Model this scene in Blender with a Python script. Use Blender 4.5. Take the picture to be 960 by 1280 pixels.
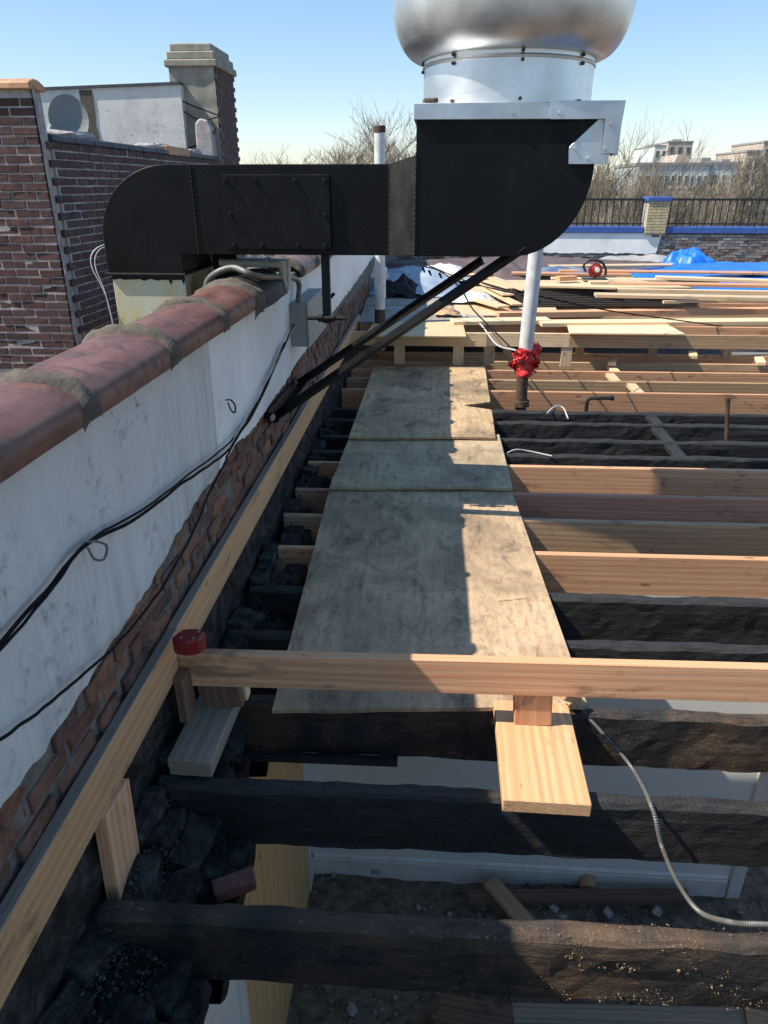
import bpy, bmesh, math, random
from mathutils import Vector, Matrix, Euler, noise as mn

# ------------------------------------------------------------------ camera, sky, sun, exposure
SC = bpy.context.scene
for o in list(bpy.data.objects):
    bpy.data.objects.remove(o, do_unlink=True)
COL = SC.collection
FPX, PITCH, YAW, EYE = 900.0, math.radians(24.4), math.radians(3.76), Vector((0, 0, 1.84))
cd = bpy.data.cameras.new('camera')
cam = bpy.data.objects.new('camera', cd)
COL.objects.link(cam)
cam.location = EYE
cam.rotation_euler = (math.pi / 2 - PITCH, 0, YAW)
cd.sensor_fit = 'VERTICAL'
cd.sensor_height = 24.0
cd.sensor_width = 18.0
cd.lens = 24.0 * FPX / 1280.0
cd.clip_start = 0.05
cd.clip_end = 3000
SC.camera = cam
SUN_TO = Vector((0.80, 0.20, -1.0)).normalized()
W_ = bpy.data.worlds.new('World')
SC.world = W_
W_.use_nodes = True
wn = W_.node_tree
sky = wn.nodes.new('ShaderNodeTexSky')
sky.sky_type = 'NISHITA'
sky.sun_disc = False
sky.sun_elevation = math.asin(-SUN_TO.z)
sky.sun_rotation = math.atan2(-SUN_TO.x, -SUN_TO.y)
sky.air_density = 1.0
sky.dust_density = 0.3
sky.ozone_density = 2.0
hs = wn.nodes.new('ShaderNodeHueSaturation')
hs.inputs['Saturation'].default_value = 1.6
ga = wn.nodes.new('ShaderNodeGamma')                          # the phone's flattened sky
ga.inputs['Gamma'].default_value = 0.58
wn.links.new(sky.outputs[0], ga.inputs['Color'])
wn.links.new(ga.outputs[0], hs.inputs['Color'])
ti = wn.nodes.new('ShaderNodeMix')
ti.data_type = 'RGBA'; ti.blend_type = 'MULTIPLY'
ti.inputs[0].default_value = 1.0
ti.inputs[7].default_value = (0.97, 0.965, 1.0, 1)
wn.links.new(hs.outputs[0], ti.inputs[6])
wn.links.new(ti.outputs[2], wn.nodes['Background'].inputs[0])
wn.nodes['Background'].inputs[1].default_value = 0.13
sd = bpy.data.lights.new('sun', 'SUN')
sd.energy = 2.7
sd.angle = math.radians(0.53)
sd.color = (1.0, 0.94, 0.84)
sun = bpy.data.objects.new('sun', sd)
COL.objects.link(sun)
sun.rotation_euler = SUN_TO.to_track_quat('-Z', 'Y').to_euler()
sun.location = (-9, -2, 14)
SC.view_settings.view_transform = 'Standard'
SC.view_settings.look = 'None'
SC.view_settings.exposure = 1.5
SC.view_settings.gamma = 1.0

# ------------------------------------------------------------------ helpers
RC = Euler((math.pi / 2 - PITCH, 0, YAW)).to_matrix()
def ray(u, v):
    return RC @ Vector(((u - 480) / FPX, -(v - 640) / FPX, -1.0))
def gp(u, v, z=0.0):
    d = ray(u, v); return EYE + d * ((z - EYE.z) / d.z)
def xp(u, v, x):
    d = ray(u, v); return EYE + d * ((x - EYE.x) / d.x)
def yp(u, v, y):
    d = ray(u, v); return EYE + d * ((y - EYE.y) / d.y)
V = Vector
RND = random.Random(7)
WPOS = {}
def wpos(o):
    return WPOS.get(o.name, V((0, 0, 0)))
def tag(o, label=None, cat=None, group=None, kind=None):
    if label: o['label'] = label
    if cat: o['category'] = cat
    if group: o['group'] = group
    if kind: o['kind'] = kind
    return o
def thing(name, loc, label, cat, group=None):
    o = bpy.data.objects.new(name, None)
    o.empty_display_size = 0.1
    COL.objects.link(o)
    o.location = loc
    WPOS[o.name] = V(loc)
    return tag(o, label, cat, group)
def link(name, me, parent=None, M=None, mat=None):
    """link mesh; M = world matrix (no scale)"""
    o = bpy.data.objects.new(name, me)
    COL.objects.link(o)
    M = M or Matrix.Identity(4)
    w = M.to_translation()
    if mat and not me.materials: me.materials.append(mat)
    if parent:
        o.parent = parent
        o.location = w - wpos(parent)
    else:
        o.location = w
    o.rotation_euler = M.to_euler()
    WPOS[o.name] = w
    return o
class MB:
    def __init__(s): s.v = []; s.f = []
    def add(s, vs, fs):
        n = len(s.v); s.v += [tuple(p) for p in vs]; s.f += [tuple(i + n for i in f) for f in fs]
    def box(s, lo, hi):
        x0, y0, z0 = lo; x1, y1, z1 = hi
        s.add([(x0,y0,z0),(x1,y0,z0),(x1,y1,z0),(x0,y1,z0),(x0,y0,z1),(x1,y0,z1),(x1,y1,z1),(x0,y1,z1)],
              [(0,3,2,1),(4,5,6,7),(0,1,5,4),(1,2,6,5),(2,3,7,6),(3,0,4,7)]); return s
    def obox(s, M, sx, sy, sz):
        vs = [M @ V((a*sx/2, b*sy/2, c*sz/2)) for c in (-1,1) for a,b in ((-1,-1),(1,-1),(1,1),(-1,1))]
        s.add(vs, [(0,3,2,1),(4,5,6,7),(0,1,5,4),(1,2,6,5),(2,3,7,6),(3,0,4,7)]); return s
    def cyl(s, p0, p1, r0, r1=None, n=12, caps=True):
        r1 = r0 if r1 is None else r1
        p0, p1 = V(p0), V(p1); d = (p1 - p0).normalized()
        a = d.orthogonal().normalized(); b = d.cross(a)
        vs = [p + (a*math.cos(2*math.pi*i/n) + b*math.sin(2*math.pi*i/n))*r for p, r in ((p0,r0),(p1,r1)) for i in range(n)]
        fs = [(i, (i+1)%n, n+(i+1)%n, n+i) for i in range(n)]
        if caps: fs += [tuple(range(n-1,-1,-1)), tuple(range(n, 2*n))]
        s.add(vs, fs); return s
    def tube(s, pts, r, n=8, caps=True):
        pts = [V(p) for p in pts]; m = len(pts); rings = []
        ref = V((0.31, 0.77, 0.55)).normalized()
        for i, p in enumerate(pts):
            d = (pts[min(i+1, m-1)] - pts[max(i-1, 0)]).normalized()
            a = ref - d*ref.dot(d)
            a = a.normalized() if a.length > 1e-3 else d.orthogonal().normalized()
            b = d.cross(a); ref = a
            rr = r[i] if isinstance(r, (list, tuple)) else r
            rings += [p + (a*math.cos(2*math.pi*k/n) + b*math.sin(2*math.pi*k/n))*rr for k in range(n)]
        fs = [(i*n+k, i*n+(k+1)%n, (i+1)*n+(k+1)%n, (i+1)*n+k) for i in range(m-1) for k in range(n)]
        if caps: fs += [tuple(range(n-1,-1,-1)), tuple(range((m-1)*n, m*n))]
        s.add(rings, fs); return s
    def lathe(s, prof, c, n=48, closed=False):
        vs = [(c[0]+r*math.cos(2*math.pi*k/n), c[1]+r*math.sin(2*math.pi*k/n), c[2]+z) for r, z in prof for k in range(n)]
        m = len(prof)
        rng = range(m) if closed else range(m-1)
        fs = [(i*n+k, i*n+(k+1)%n, ((i+1)%m)*n+(k+1)%n, ((i+1)%m)*n+k) for i in rng for k in range(n)]
        s.add(vs, fs); return s
    def prism(s, poly, axis, a, b):
        """poly of 2d points in the plane normal to axis ('x': (y,z), 'y': (x,z), 'z': (x,y))"""
        def P(p, t):
            return {'x': (t, p[0], p[1]), 'y': (p[0], t, p[1]), 'z': (p[0], p[1], t)}[axis]
        n = len(poly)
        s.add([P(p, a) for p in poly] + [P(p, b) for p in poly],
              [tuple(range(n-1,-1,-1)), tuple(range(n, 2*n))] + [(i, (i+1)%n, n+(i+1)%n, n+i) for i in range(n)]); return s
    def grid(s, fn, nu, nv):
        vs = [fn(i/nu, j/nv) for j in range(nv+1) for i in range(nu+1)]
        w = nu+1
        s.add(vs, [(j*w+i, j*w+i+1, (j+1)*w+i+1, (j+1)*w+i) for j in range(nv) for i in range(nu)]); return s
    def build(s, name, mat, parent=None, smooth=False, bevel=0, origin=None, angle=40):
        w = V(origin) if origin is not None else (wpos(parent) if parent else V((0,0,0)))
        me = bpy.data.meshes.new(name)
        me.from_pydata([tuple(V(p) - w) for p in s.v], [], s.f)
        bm = bmesh.new(); bm.from_mesh(me)
        bmesh.ops.recalc_face_normals(bm, faces=bm.faces)
        if bevel:
            es = [e for e in bm.edges if len(e.link_faces) == 2 and e.calc_face_angle(0) > 0.6]
            bmesh.ops.bevel(bm, geom=es, offset=bevel, segments=1, affect='EDGES', clamp_overlap=True)
        bm.to_mesh(me); bm.free()
        if smooth:
            me.shade_smooth()
            if angle < 180: me.set_sharp_from_angle(angle=math.radians(angle))
        return link(name, me, parent, Matrix.Translation(w), mat)
def chamfer_mesh(name, L, t, w, b=0.003, subx=0):
    bm = bmesh.new()
    bmesh.ops.create_cube(bm, size=1.0)
    bmesh.ops.scale(bm, vec=(L, t, w), verts=bm.verts)
    if b: bmesh.ops.bevel(bm, geom=list(bm.edges), offset=b, segments=1, affect='EDGES')
    me = bpy.data.meshes.new(name); bm.to_mesh(me); bm.free()
    return me
def frame(a, b, up=(0,0,1)):
    a, b = V(a), V(b); X = (b-a).normalized(); Z = V(up); Z = (Z - X*Z.dot(X)).normalized(); Y = Z.cross(X)
    M = Matrix((X, Y, Z)).transposed().to_4x4(); M.translation = (a+b)/2
    return M
def board(name, a, b, width, thick, mat, parent=None, up=(0,0,1), bev=0.003):
    """lumber from a to b (centre line); width along up, thick across"""
    return link(name, chamfer_mesh(name, (V(b)-V(a)).length, thick, width, bev), parent, frame(a, b, up), mat)
def rough_box_mesh(name, sx, sy, sz, amp, seed, cuts=3, bev=0.006):
    bm = bmesh.new(); bmesh.ops.create_cube(bm, size=1.0)
    bmesh.ops.scale(bm, vec=(sx, sy, sz), verts=bm.verts)
    if bev: bmesh.ops.bevel(bm, geom=list(bm.edges), offset=bev, segments=1, affect='EDGES')
    if cuts: bmesh.ops.subdivide_edges(bm, edges=[e for e in bm.edges if e.calc_length() > 0.03], cuts=cuts, use_grid_fill=True)
    for v in bm.verts:
        p = v.co*9 + V((seed*7.3, seed*3.1, 0)); q = v.co*38 + V((seed*7.3, seed*3.1, 5))
        v.co += V((mn.noise(p), mn.noise(p+V((31,0,0))), mn.noise(p+V((0,47,0)))))*amp + V((mn.noise(q), mn.noise(q+V((31,0,0))), mn.noise(q+V((0,47,0)))))*amp*0.5
    me = bpy.data.meshes.new(name); bm.to_mesh(me); bm.free()
    return me
def chip(mb, p, s_, rnd):
    vs = [V(p)+V((a*s_*rnd.uniform(.5,1.2), b*s_*rnd.uniform(.5,1.2), c*s_*rnd.uniform(.3,.8)))+V((rnd.uniform(-.4,.4),rnd.uniform(-.4,.4),rnd.uniform(-.3,.3)))*s_ for a,b,c in ((1,0,0),(-1,0,0),(0,1,0),(0,-1,0),(0,0,1),(0,0,-1))]
    mb.add(vs, [(0,2,4),(2,1,4),(1,3,4),(3,0,4),(2,0,5),(1,2,5),(3,1,5),(0,3,5)])
def rough_beam_mesh(name, L, w, h, amp, seed, dx=0.05, fine_to=3.2):
    """beam along +x from 0, top at z=0, front face at y=0 (towards -y is outside)"""
    c = 0.012
    sec = []
    def edge(p, q, n):
        for i in range(n): sec.append((p[0]+(q[0]-p[0])*i/n, p[1]+(q[1]-p[1])*i/n))
    edge((0,-h+c),(0,-c),5); edge((0,-c),(c,0),1); edge((c,0),(w-c,0),2); edge((w-c,0),(w,-c),1); edge((w,-c),(w,-h+c),3)
    edge((w,-h+c),(w-c,-h),1); edge((w-c,-h),(c,-h),1); edge((c,-h),(0,-h+c),1)
    n = len(sec); xs = []; x = 0
    while x < L:
        xs.append(x); x += dx if x < fine_to else 0.4
    xs.append(L)
    vs, fs = [], []
    for x in xs:
        for (y, z) in sec:
            p = V((x*5, y*9, z*9)) + V((seed*11.7, 0, 0)); q = V((x*24, y*20, z*20)) + V((seed*5.1, 3, 0))
            vs.append((x, y + amp*(mn.noise(p)+0.6*mn.noise(q)), z + amp*(mn.noise(p+V((0,50,0)))+0.6*mn.noise(q+V((0,50,0))))))
    for i in range(len(xs)-1):
        for k in range(n): fs.append((i*n+k, (i+1)*n+k, (i+1)*n+(k+1)%n, i*n+(k+1)%n))
    fs += [tuple(range(n)), tuple(range(len(vs)-1, len(vs)-n-1, -1))]
    me = bpy.data.meshes.new(name); me.from_pydata(vs, [], fs)
    bm = bmesh.new(); bm.from_mesh(me); bmesh.ops.recalc_face_normals(bm, faces=bm.faces); bm.to_mesh(me); bm.free()
    return me

# ------------------------------------------------------------------ materials
def lin(r, g, b):
    f = lambda c: c/12.92 if c <= 0.04045 else ((c+0.055)/1.055)**2.4
    return (f(r/255), f(g/255), f(b/255), 1)
class NT:
    def __init__(s, name):
        s.m = bpy.data.materials.new(name); s.m.use_nodes = True; s.t = s.m.node_tree
        s.b = s.t.nodes['Principled BSDF']
    def n(s, typ, ins=None, out=0, **props):
        k = s.t.nodes.new('ShaderNode' + typ)
        for a, b in props.items(): setattr(k, a, b)
        for a, b in (ins or {}).items():
            i = k.inputs[a]
            if hasattr(b, 'is_output'): s.t.links.new(b, i)
            else: i.default_value = b
        return k.outputs[out]
    def coord(s, which='Object'):
        k = s.t.nodes.new('ShaderNodeTexCoord'); return k.outputs[which]
    def rand(s):
        k = s.t.nodes.new('ShaderNodeObjectInfo'); return k.outputs['Random']
    def map(s, vec, scale=(1,1,1), off=None, rot=(0,0,0)):
        ins = {'Vector': vec, 'Scale': scale, 'Rotation': rot}
        o = s.n('Mapping', ins)
        if off is not None: o = s.n('VectorMath', {0: o, 1: off}, operation='ADD')
        return o
    def randoff(s, k=37.0):
        r = s.rand(); c = s.n('CombineXYZ', {'X': s.n('Math', {0: r, 1: k}, operation='MULTIPLY'), 'Y': s.n('Math', {0: r, 1: k*1.7}, operation='MULTIPLY'), 'Z': s.n('Math', {0: r, 1: k*0.61}, operation='MULTIPLY')})
        return c
    def noise(s, vec, scale=5, detail=4, rough=0.55, dist=0):
        return s.n('TexNoise', {'Vector': vec, 'Scale': scale, 'Detail': detail, 'Roughness': rough, 'Distortion': dist})
    def ramp(s, fac, stops, interp='LINEAR'):
        k = s.t.nodes.new('ShaderNodeValToRGB'); s.t.links.new(fac, k.inputs[0]); r = k.color_ramp; r.interpolation = interp
        while len(r.elements) < len(stops): r.elements.new(0.5)
        for e, (p, c) in zip(r.elements, stops):
            e.position = p; e.color = c if isinstance(c, tuple) else (c, c, c, 1)
        return k.outputs[0]
    def mix(s, fac, a, b, blend='MIX'):
        k = s.t.nodes.new('ShaderNodeMix'); k.data_type = 'RGBA'; k.blend_type = blend
        for i, x in ((0, fac), (6, a), (7, b)):
            if hasattr(x, 'is_output'): s.t.links.new(x, k.inputs[i])
            else: k.inputs[i].default_value = x
        return k.outputs[2]
    def math(s, op, a, b=0.0):
        return s.n('Math', {0: a, 1: b}, operation=op)
    def bump(s, h, strength=0.3, dist=0.01, prev=None):
        ins = {'Height': h, 'Strength': strength, 'Distance': dist}
        if prev is not None: ins['Normal'] = prev
        return s.n('Bump', ins)
    def done(s, col=None, rough=0.7, metal=0.0, normal=None, spec=None):
        for k, x in (('Base Color', col), ('Roughness', rough), ('Metallic', metal), ('Normal', normal), ('Specular IOR Level', spec)):
            if x is None: continue
            if hasattr(x, 'is_output'): s.t.links.new(x, s.b.inputs[k])
            else: s.b.inputs[k].default_value = x
        return s.m

def wood(name, pale, dark, stain=0.25, staincol=(0.03,0.026,0.022,1), knots=0.7, rough=0.62, ring=26.0, grey=0.0, topgrey=0.0):
    s = NT(name); c = s.coord(); off = s.randoff()
    p = s.map(c, (0.07, 1, 1), off)
    warp = s.noise(s.map(c, (1.2, 4, 4), off), 1.0, 3)
    # annual rings seen on the sawn face
    rr = s.n('TexWave', {'Vector': p, 'Scale': ring, 'Distortion': 7.0, 'Detail': 3.0, 'Detail Scale': 0.35, 'Detail Roughness': 0.6}, out=1, wave_type='RINGS', rings_direction='X')
    fine = s.noise(s.map(c, (3.0, 150, 150), off), 1.0, 5, 0.65)
    band = s.noise(s.map(c, (0.5, 34, 34), off), 1.0, 4, 0.6, 0.3)
    g = s.math('ADD', s.math('ADD', s.math('MULTIPLY', rr, 0.20), s.math('MULTIPLY', band, 0.5)), s.math('MULTIPLY', fine, 0.35))
    col = s.ramp(g, [(0.32, pale), (0.50, tuple(0.5*(a+b) for a, b in zip(pale, dark))), (0.70, dark)])
    tone = s.noise(s.map(c, (0.8, 3, 3), off), 1.0, 3)
    col = s.mix(s.math('MULTIPLY', s.ramp(tone, [(0.35, 0.0), (0.7, 1.0)]), 0.35), col, dark)
    vor = s.n('TexVoronoi', {'Vector': s.map(c, (3.4, 9, 9), off), 'Scale': 1.0}, out=0)
    kn = s.ramp(vor, [(0.05, 1.0), (0.09, 0.7), (0.13, 0.0)])
    kd = tuple(x*0.28 for x in dark[:3]) + (1,)
    col = s.mix(s.math('MULTIPLY', kn, knots), col, kd)
    st = s.noise(s.map(c, (2.6, 6, 6), off), 1.3, 8, 0.72, 0.5)
    col = s.mix(s.math('MULTIPLY', s.ramp(st, [(0.56, 0.0), (0.66, 1.0)]), stain), col, staincol)
    if grey: col = s.mix(grey, col, s.ramp(fine, [(0.3, (0.11,0.105,0.095,1)), (0.7, (0.27,0.25,0.22,1))]))
    if topgrey:                                               # weathered, dirty upper edge
        nz_ = s.n('SeparateXYZ', {0: s.coord('Normal')}, out=2)
        col = s.mix(s.math('MULTIPLY', s.ramp(nz_, [(0.6, 0.0), (0.85, 1.0)]), topgrey), col, s.ramp(fine, [(0.3, (0.14,0.125,0.105,1)), (0.7, (0.30,0.265,0.22,1))]))
    # each board its own tone
    col = s.mix(1.0, col, s.ramp(s.rand(), [(0.0, 0.80), (1.0, 1.12)]), 'MULTIPLY')
    sp = s.ramp(s.noise(c, 160, 2), [(0.68, 0.0), (0.74, 1.0)])
    col = s.mix(s.math('MULTIPLY', sp, 0.35), col, (0.03,0.025,0.02,1))
    nb = s.bump(fine, 0.35, 0.0025)
    nb = s.bump(g, 0.15, 0.004, nb)
    return s.done(col, rough, 0, nb)
M_NEW = wood('fresh_fir', (0.74,0.43,0.24,1), (0.55,0.255,0.125,1), 0.55)
M_PLNK = wood('smudged_plank_fir', (0.74,0.455,0.24,1), (0.54,0.27,0.12,1), 0.85, staincol=(0.05,0.03,0.018,1))
M_LEDG = wood('ledger_fir', (0.74,0.445,0.235,1), (0.55,0.27,0.12,1), 0.5, topgrey=0.85)
M_PALE = wood('pale_spruce', (0.78,0.60,0.38,1), (0.62,0.42,0.235,1), 0.25)
M_TAN = wood('weathered_fir', (0.56,0.38,0.21,1), (0.36,0.21,0.11,1), 0.55)
M_RED = wood('reddish_fir', (0.56,0.29,0.19,1), (0.38,0.17,0.105,1), 0.4)
M_GREY = wood('grey_weathered_wood', (0.36,0.29,0.20,1), (0.19,0.145,0.10,1), 0.45, grey=0.22)
M_OLD = wood('old_brown_wood', (0.22,0.125,0.078,1), (0.10,0.055,0.035,1), 0.6)
M_DKED = wood('dark_edged_ply', (0.075,0.055,0.042,1), (0.035,0.027,0.022,1), 0.5)
M_PINE = wood('yellow_pine_panel', (0.72,0.50,0.23,1), (0.58,0.36,0.14,1), 0.0, knots=0.9, ring=9.0)

def ply(name, base, hi, lo, dirty):
    s = NT(name); c = s.coord(); off = s.randoff(11)
    big = s.noise(s.map(c, (1,1,1), off), 1.7, 6, 0.62, 0.6)
    streak = s.noise(s.map(c, (34, 2.2, 1), off), 1.0, 7, 0.7)
    fine = s.noise(s.map(c, (1,1,1), off), 55, 4, 0.65)
    swirl = s.n('TexWave', {'Vector': s.map(c, (1.0, 0.28, 1), off), 'Scale': 6.0, 'Distortion': 9.0, 'Detail': 3.0, 'Detail Scale': 0.7}, out=1, bands_direction='X')
    col = s.ramp(s.math('ADD', s.math('MULTIPLY', swirl, 0.10), s.math('MULTIPLY', streak, 0.85)), [(0.2, hi), (0.5, base), (0.85, lo)])
    col = s.mix(s.math('MULTIPLY', s.ramp(big, [(0.42, 0.0), (0.66, 1.0)]), dirty), col, (0.15,0.10,0.058,1))
    blot = s.noise(s.map(c, (1.6,0.8,1), off), 4.2, 8, 0.75, 0.5)
    col = s.mix(s.math('MULTIPLY', s.ramp(blot, [(0.52, 0.0), (0.68, 1.0)]), dirty*1.15), col, (0.05,0.042,0.033,1))
    scuff = s.noise(s.map(c, (1,1,1), off), 8.0, 7, 0.8, 1.5)
    col = s.mix(s.math('MULTIPLY', s.ramp(scuff, [(0.64, 0.0), (0.70, 1.0)]), 0.4), col, (0.50,0.43,0.32,1))
    col = s.mix(s.math('MULTIPLY', s.ramp(fine, [(0.62, 0.0), (0.72, 1.0)]), 0.5), col, (0.05,0.044,0.036,1))
    mid = s.noise(s.map(c, (2.2,1,1), off), 13, 9, 0.8, 0.8)
    col = s.mix(s.math('MULTIPLY', s.ramp(mid, [(0.50, 0.0), (0.64, 1.0)]), dirty*0.75), col, (0.085,0.062,0.042,1))
    scr = s.noise(s.map(c, (3, 60, 1), off), 1.0, 3, 0.6, 0.6)
    col = s.mix(s.math('MULTIPLY', s.ramp(scr, [(0.70, 0.0), (0.74, 1.0)]), 0.35), col, (0.6,0.5,0.36,1))
    nb = s.bump(streak, 0.25, 0.003); nb = s.bump(fine, 0.3, 0.002, nb)
    return s.done(col, 0.75, 0, nb)
M_PLY1 = ply('dirty_plywood', (0.53,0.36,0.21,1), (0.62,0.455,0.285,1), (0.36,0.23,0.125,1), 0.66)
M_PLY2 = ply('greenish_plywood', (0.49,0.365,0.215,1), (0.57,0.46,0.29,1), (0.33,0.235,0.13,1), 0.66)
M_PLY3 = ply('sooty_plywood', (0.50,0.335,0.175,1), (0.59,0.42,0.245,1), (0.33,0.205,0.10,1), 0.82)
M_PLYN = ply('clean_plywood', (0.56,0.42,0.24,1), (0.64,0.50,0.30,1), (0.45,0.32,0.17,1), 0.12)
M_PLYG = ply('greyed_plywood', (0.33,0.31,0.27,1), (0.42,0.39,0.34,1), (0.24,0.21,0.18,1), 0.4)

def char(name, brown, browncol=(0.10,0.062,0.036,1), kerf=0.0):
    s = NT(name); c = s.coord(); off = s.randoff(23)
    p = s.map(c, (1,1,1), off)
    cells = s.n('TexVoronoi', {'Vector': s.map(c, (48, 85, 85), off), 'Scale': 1.0, 'Randomness': 1.0}, out=0, feature='DISTANCE_TO_EDGE')
    crack = s.ramp(cells, [(0.0, 0.0), (0.12, 1.0)])
    n1 = s.noise(p, 3.0, 6, 0.65)
    n2 = s.noise(s.map(c, (8, 40, 40), off), 1.0, 5, 0.65)
    col = s.ramp(n2, [(0.3, (0.009,0.0085,0.008,1)), (0.6, (0.026,0.0245,0.023,1)), (0.85, (0.065,0.06,0.056,1))])
    bl = s.ramp(n1, [(0.62 - 0.34*brown, 0.0), (0.80 - 0.30*brown, 1.0)])
    bc = s.ramp(n2, [(0.25, tuple(0.35*x for x in browncol[:3])+(1,)), (0.75, browncol)])
    col = s.mix(s.math('MULTIPLY', bl, min(1, 0.25 + brown)), col, bc)
    ash = s.noise(p, 60, 3, 0.7)
    col = s.mix(s.math('MULTIPLY', s.ramp(ash, [(0.66, 0.0), (0.74, 1.0)]), 0.5), col, (0.16,0.15,0.14,1))
    nb = s.bump(crack, 0.26 if not kerf else 0.14, 0.004)
    if brown > .3:
        cru = s.noise(p, 95, 4, 0.75)
        cm = s.math('MULTIPLY', s.ramp(cru, [(0.60, 0.0), (0.66, 1.0)]), s.ramp(s.noise(p, 6, 3), [(0.42, 0.0), (0.6, 1.0)]))
        col = s.mix(s.math('MULTIPLY', cm, 0.8), col, (0.36,0.25,0.13,1))
        nb = s.bump(cru, 0.5, 0.006, nb)
    nb = s.bump(n2, 0.6, 0.010, nb)
    if kerf:
        w = s.n('TexWave', {'Vector': s.map(c, (1,1,1), None, (0, math.radians(52), 0)), 'Scale': 24.0, 'Distortion': 6.0, 'Detail': 3.0, 'Detail Scale': 2.0}, out=1)
        nb = s.bump(w, kerf*0.5, 0.005, nb)
    return s.done(col, 0.68, 0, nb, 0.4)
M_CHAR = char('charred_wood', 0.03)
M_CHARK = char('charred_wood_sawn', 0.05, kerf=0.5)
M_CHARB = char('half_charred_wood', 0.55, (0.17,0.10,0.055,1))
def soot():
    s = NT('ashy_soot'); c = s.coord(); p = s.map(c, (1,1,1), s.randoff(31))
    a = s.noise(p, 14, 8, 0.78, 0.3); b = s.noise(p, 90, 4, 0.75); d = s.noise(p, 4, 4)
    k = s.ramp(a, [(0.30, (0.011,0.010,0.009,1)), (0.48, (0.04,0.037,0.033,1)), (0.64, (0.10,0.092,0.082,1)), (0.80, (0.20,0.185,0.165,1))])
    k = s.mix(s.math('MULTIPLY', s.ramp(b, [(0.60, 0.0), (0.70, 1.0)]), 0.55), k, (0.12,0.112,0.10,1))
    k = s.mix(s.math('MULTIPLY', s.ramp(d, [(0.5, 0.0), (0.7, 1.0)]), 0.6), k, (0.014,0.013,0.012,1))
    nb = s.bump(a, 0.9, 0.02); nb = s.bump(b, 0.8, 0.006, nb)
    return s.done(k, 0.95, 0, nb, 0.1)
M_SOOT = soot()

def simple(name, col, rough=0.6, metal=0.0, var=0.25, sc=8.0, bump=0.1, dirt=0.0, dirtcol=(0.05,0.045,0.04,1), spec=None):
    s = NT(name); c = s.coord(); off = s.randoff(13); p = s.map(c, (1,1,1), off)
    n = s.noise(p, sc, 5, 0.6)
    lo = tuple(x*(1-var) for x in col[:3])+(1,); hi = tuple(min(1, x*(1+var*0.6)) for x in col[:3])+(1,)
    k = s.ramp(n, [(0.3, lo), (0.7, hi)])
    if dirt:
        d = s.noise(p, sc*0.6, 7, 0.7, 0.5)
        k = s.mix(s.math('MULTIPLY', s.ramp(d, [(0.5, 0.0), (0.68, 1.0)]), dirt), k, dirtcol)
    r = s.ramp(s.noise(p, sc*2.3, 4), [(0.3, max(0, rough-0.08)), (0.7, min(1, rough+0.1))])
    return s.done(k, r, metal, s.bump(s.noise(p, sc*4, 4), bump, 0.004) if bump else None, spec)
def brickmat(name, cols, soot=0.3, island=False, rough=0.85, pale=0.0):
    s = NT(name); c = s.coord()
    if island:
        g = s.t.nodes.new('ShaderNodeNewGeometry'); r = g.outputs['Random Per Island']; p = c
    else:
        r = s.rand(); p = s.map(c, (1,1,1), s.randoff(29))
    k = s.ramp(r, [(i/(len(cols)-1), q) for i, q in enumerate(cols)])
    n = s.noise(p, 22, 6, 0.65)
    k = s.mix(1.0, k, s.ramp(n, [(0.25, 0.55), (0.7, 1.15)]), 'MULTIPLY')
    so = s.noise(p, 11, 8, 0.75, 0.4)
    k = s.mix(s.math('MULTIPLY', s.ramp(so, [(0.45, 0.0), (0.65, 1.0)]), soot), k, (0.022,0.018,0.016,1))
    if pale:
        q = s.noise(p, 13, 6, 0.75, 0.5)
        k = s.mix(s.math('MULTIPLY', s.ramp(q, [(0.5, 0.0), (0.66, 1.0)]), pale), k, (0.42,0.40,0.38,1))
    nb = s.bump(n, 0.6, 0.008)
    return s.done(k, rough, 0, nb)
M_BRK = brickmat('broken_brick', [(0.17,0.065,0.042,1),(0.26,0.10,0.055,1),(0.11,0.055,0.043,1),(0.32,0.14,0.07,1),(0.16,0.08,0.06,1)], 0.85, pale=0.12)
M_BRK2 = brickmat('dark_red_brick', [(0.07,0.03,0.026,1),(0.11,0.042,0.033,1),(0.055,0.028,0.028,1),(0.13,0.058,0.045,1),(0.085,0.044,0.04,1)], 0.55)
M_BRK3 = brickmat('purple_brick', [(0.075,0.035,0.035,1),(0.10,0.042,0.037,1),(0.06,0.035,0.038,1),(0.12,0.055,0.047,1)], 0.25, pale=0.18)
M_BRKI = brickmat('purple_brick_mass', [(0.075,0.035,0.035,1),(0.10,0.042,0.037,1),(0.06,0.035,0.038,1),(0.12,0.055,0.047,1)], 0.25, True, pale=0.18)
M_BRKP = brickmat('flaking_painted_brick', [(0.34,0.32,0.31,1),(0.20,0.12,0.09,1),(0.42,0.40,0.39,1),(0.27,0.24,0.23,1),(0.22,0.09,0.05,1)], 0.3, True, pale=0.55)
M_BRKY = brickmat('cream_brick', [(0.52,0.42,0.24,1),(0.58,0.48,0.29,1),(0.49,0.39,0.22,1)], 0.04)
M_BRKR = brickmat('fallen_red_brick', [(0.22,0.085,0.065,1),(0.22,0.085,0.065,1)], 0.15)
M_CBRK = brickmat('charred_brick', [(0.018,0.016,0.016,1),(0.035,0.031,0.03,1),(0.026,0.022,0.021,1)], 0.5, pale=0.05)
M_MORT = simple('old_mortar', (0.24,0.215,0.19,1), 0.9, var=0.5, sc=14, bump=0.6, dirt=0.6)
M_MORTD = simple('sooty_mortar', (0.17,0.145,0.12,1), 0.95, var=0.5, sc=16, bump=0.7, dirt=0.6)
M_MORTL = simple('light_mortar', (0.40,0.36,0.34,1), 0.9, var=0.3, sc=14, bump=0.5, dirt=0.3, dirtcol=(0.12,0.10,0.09,1))
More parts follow.
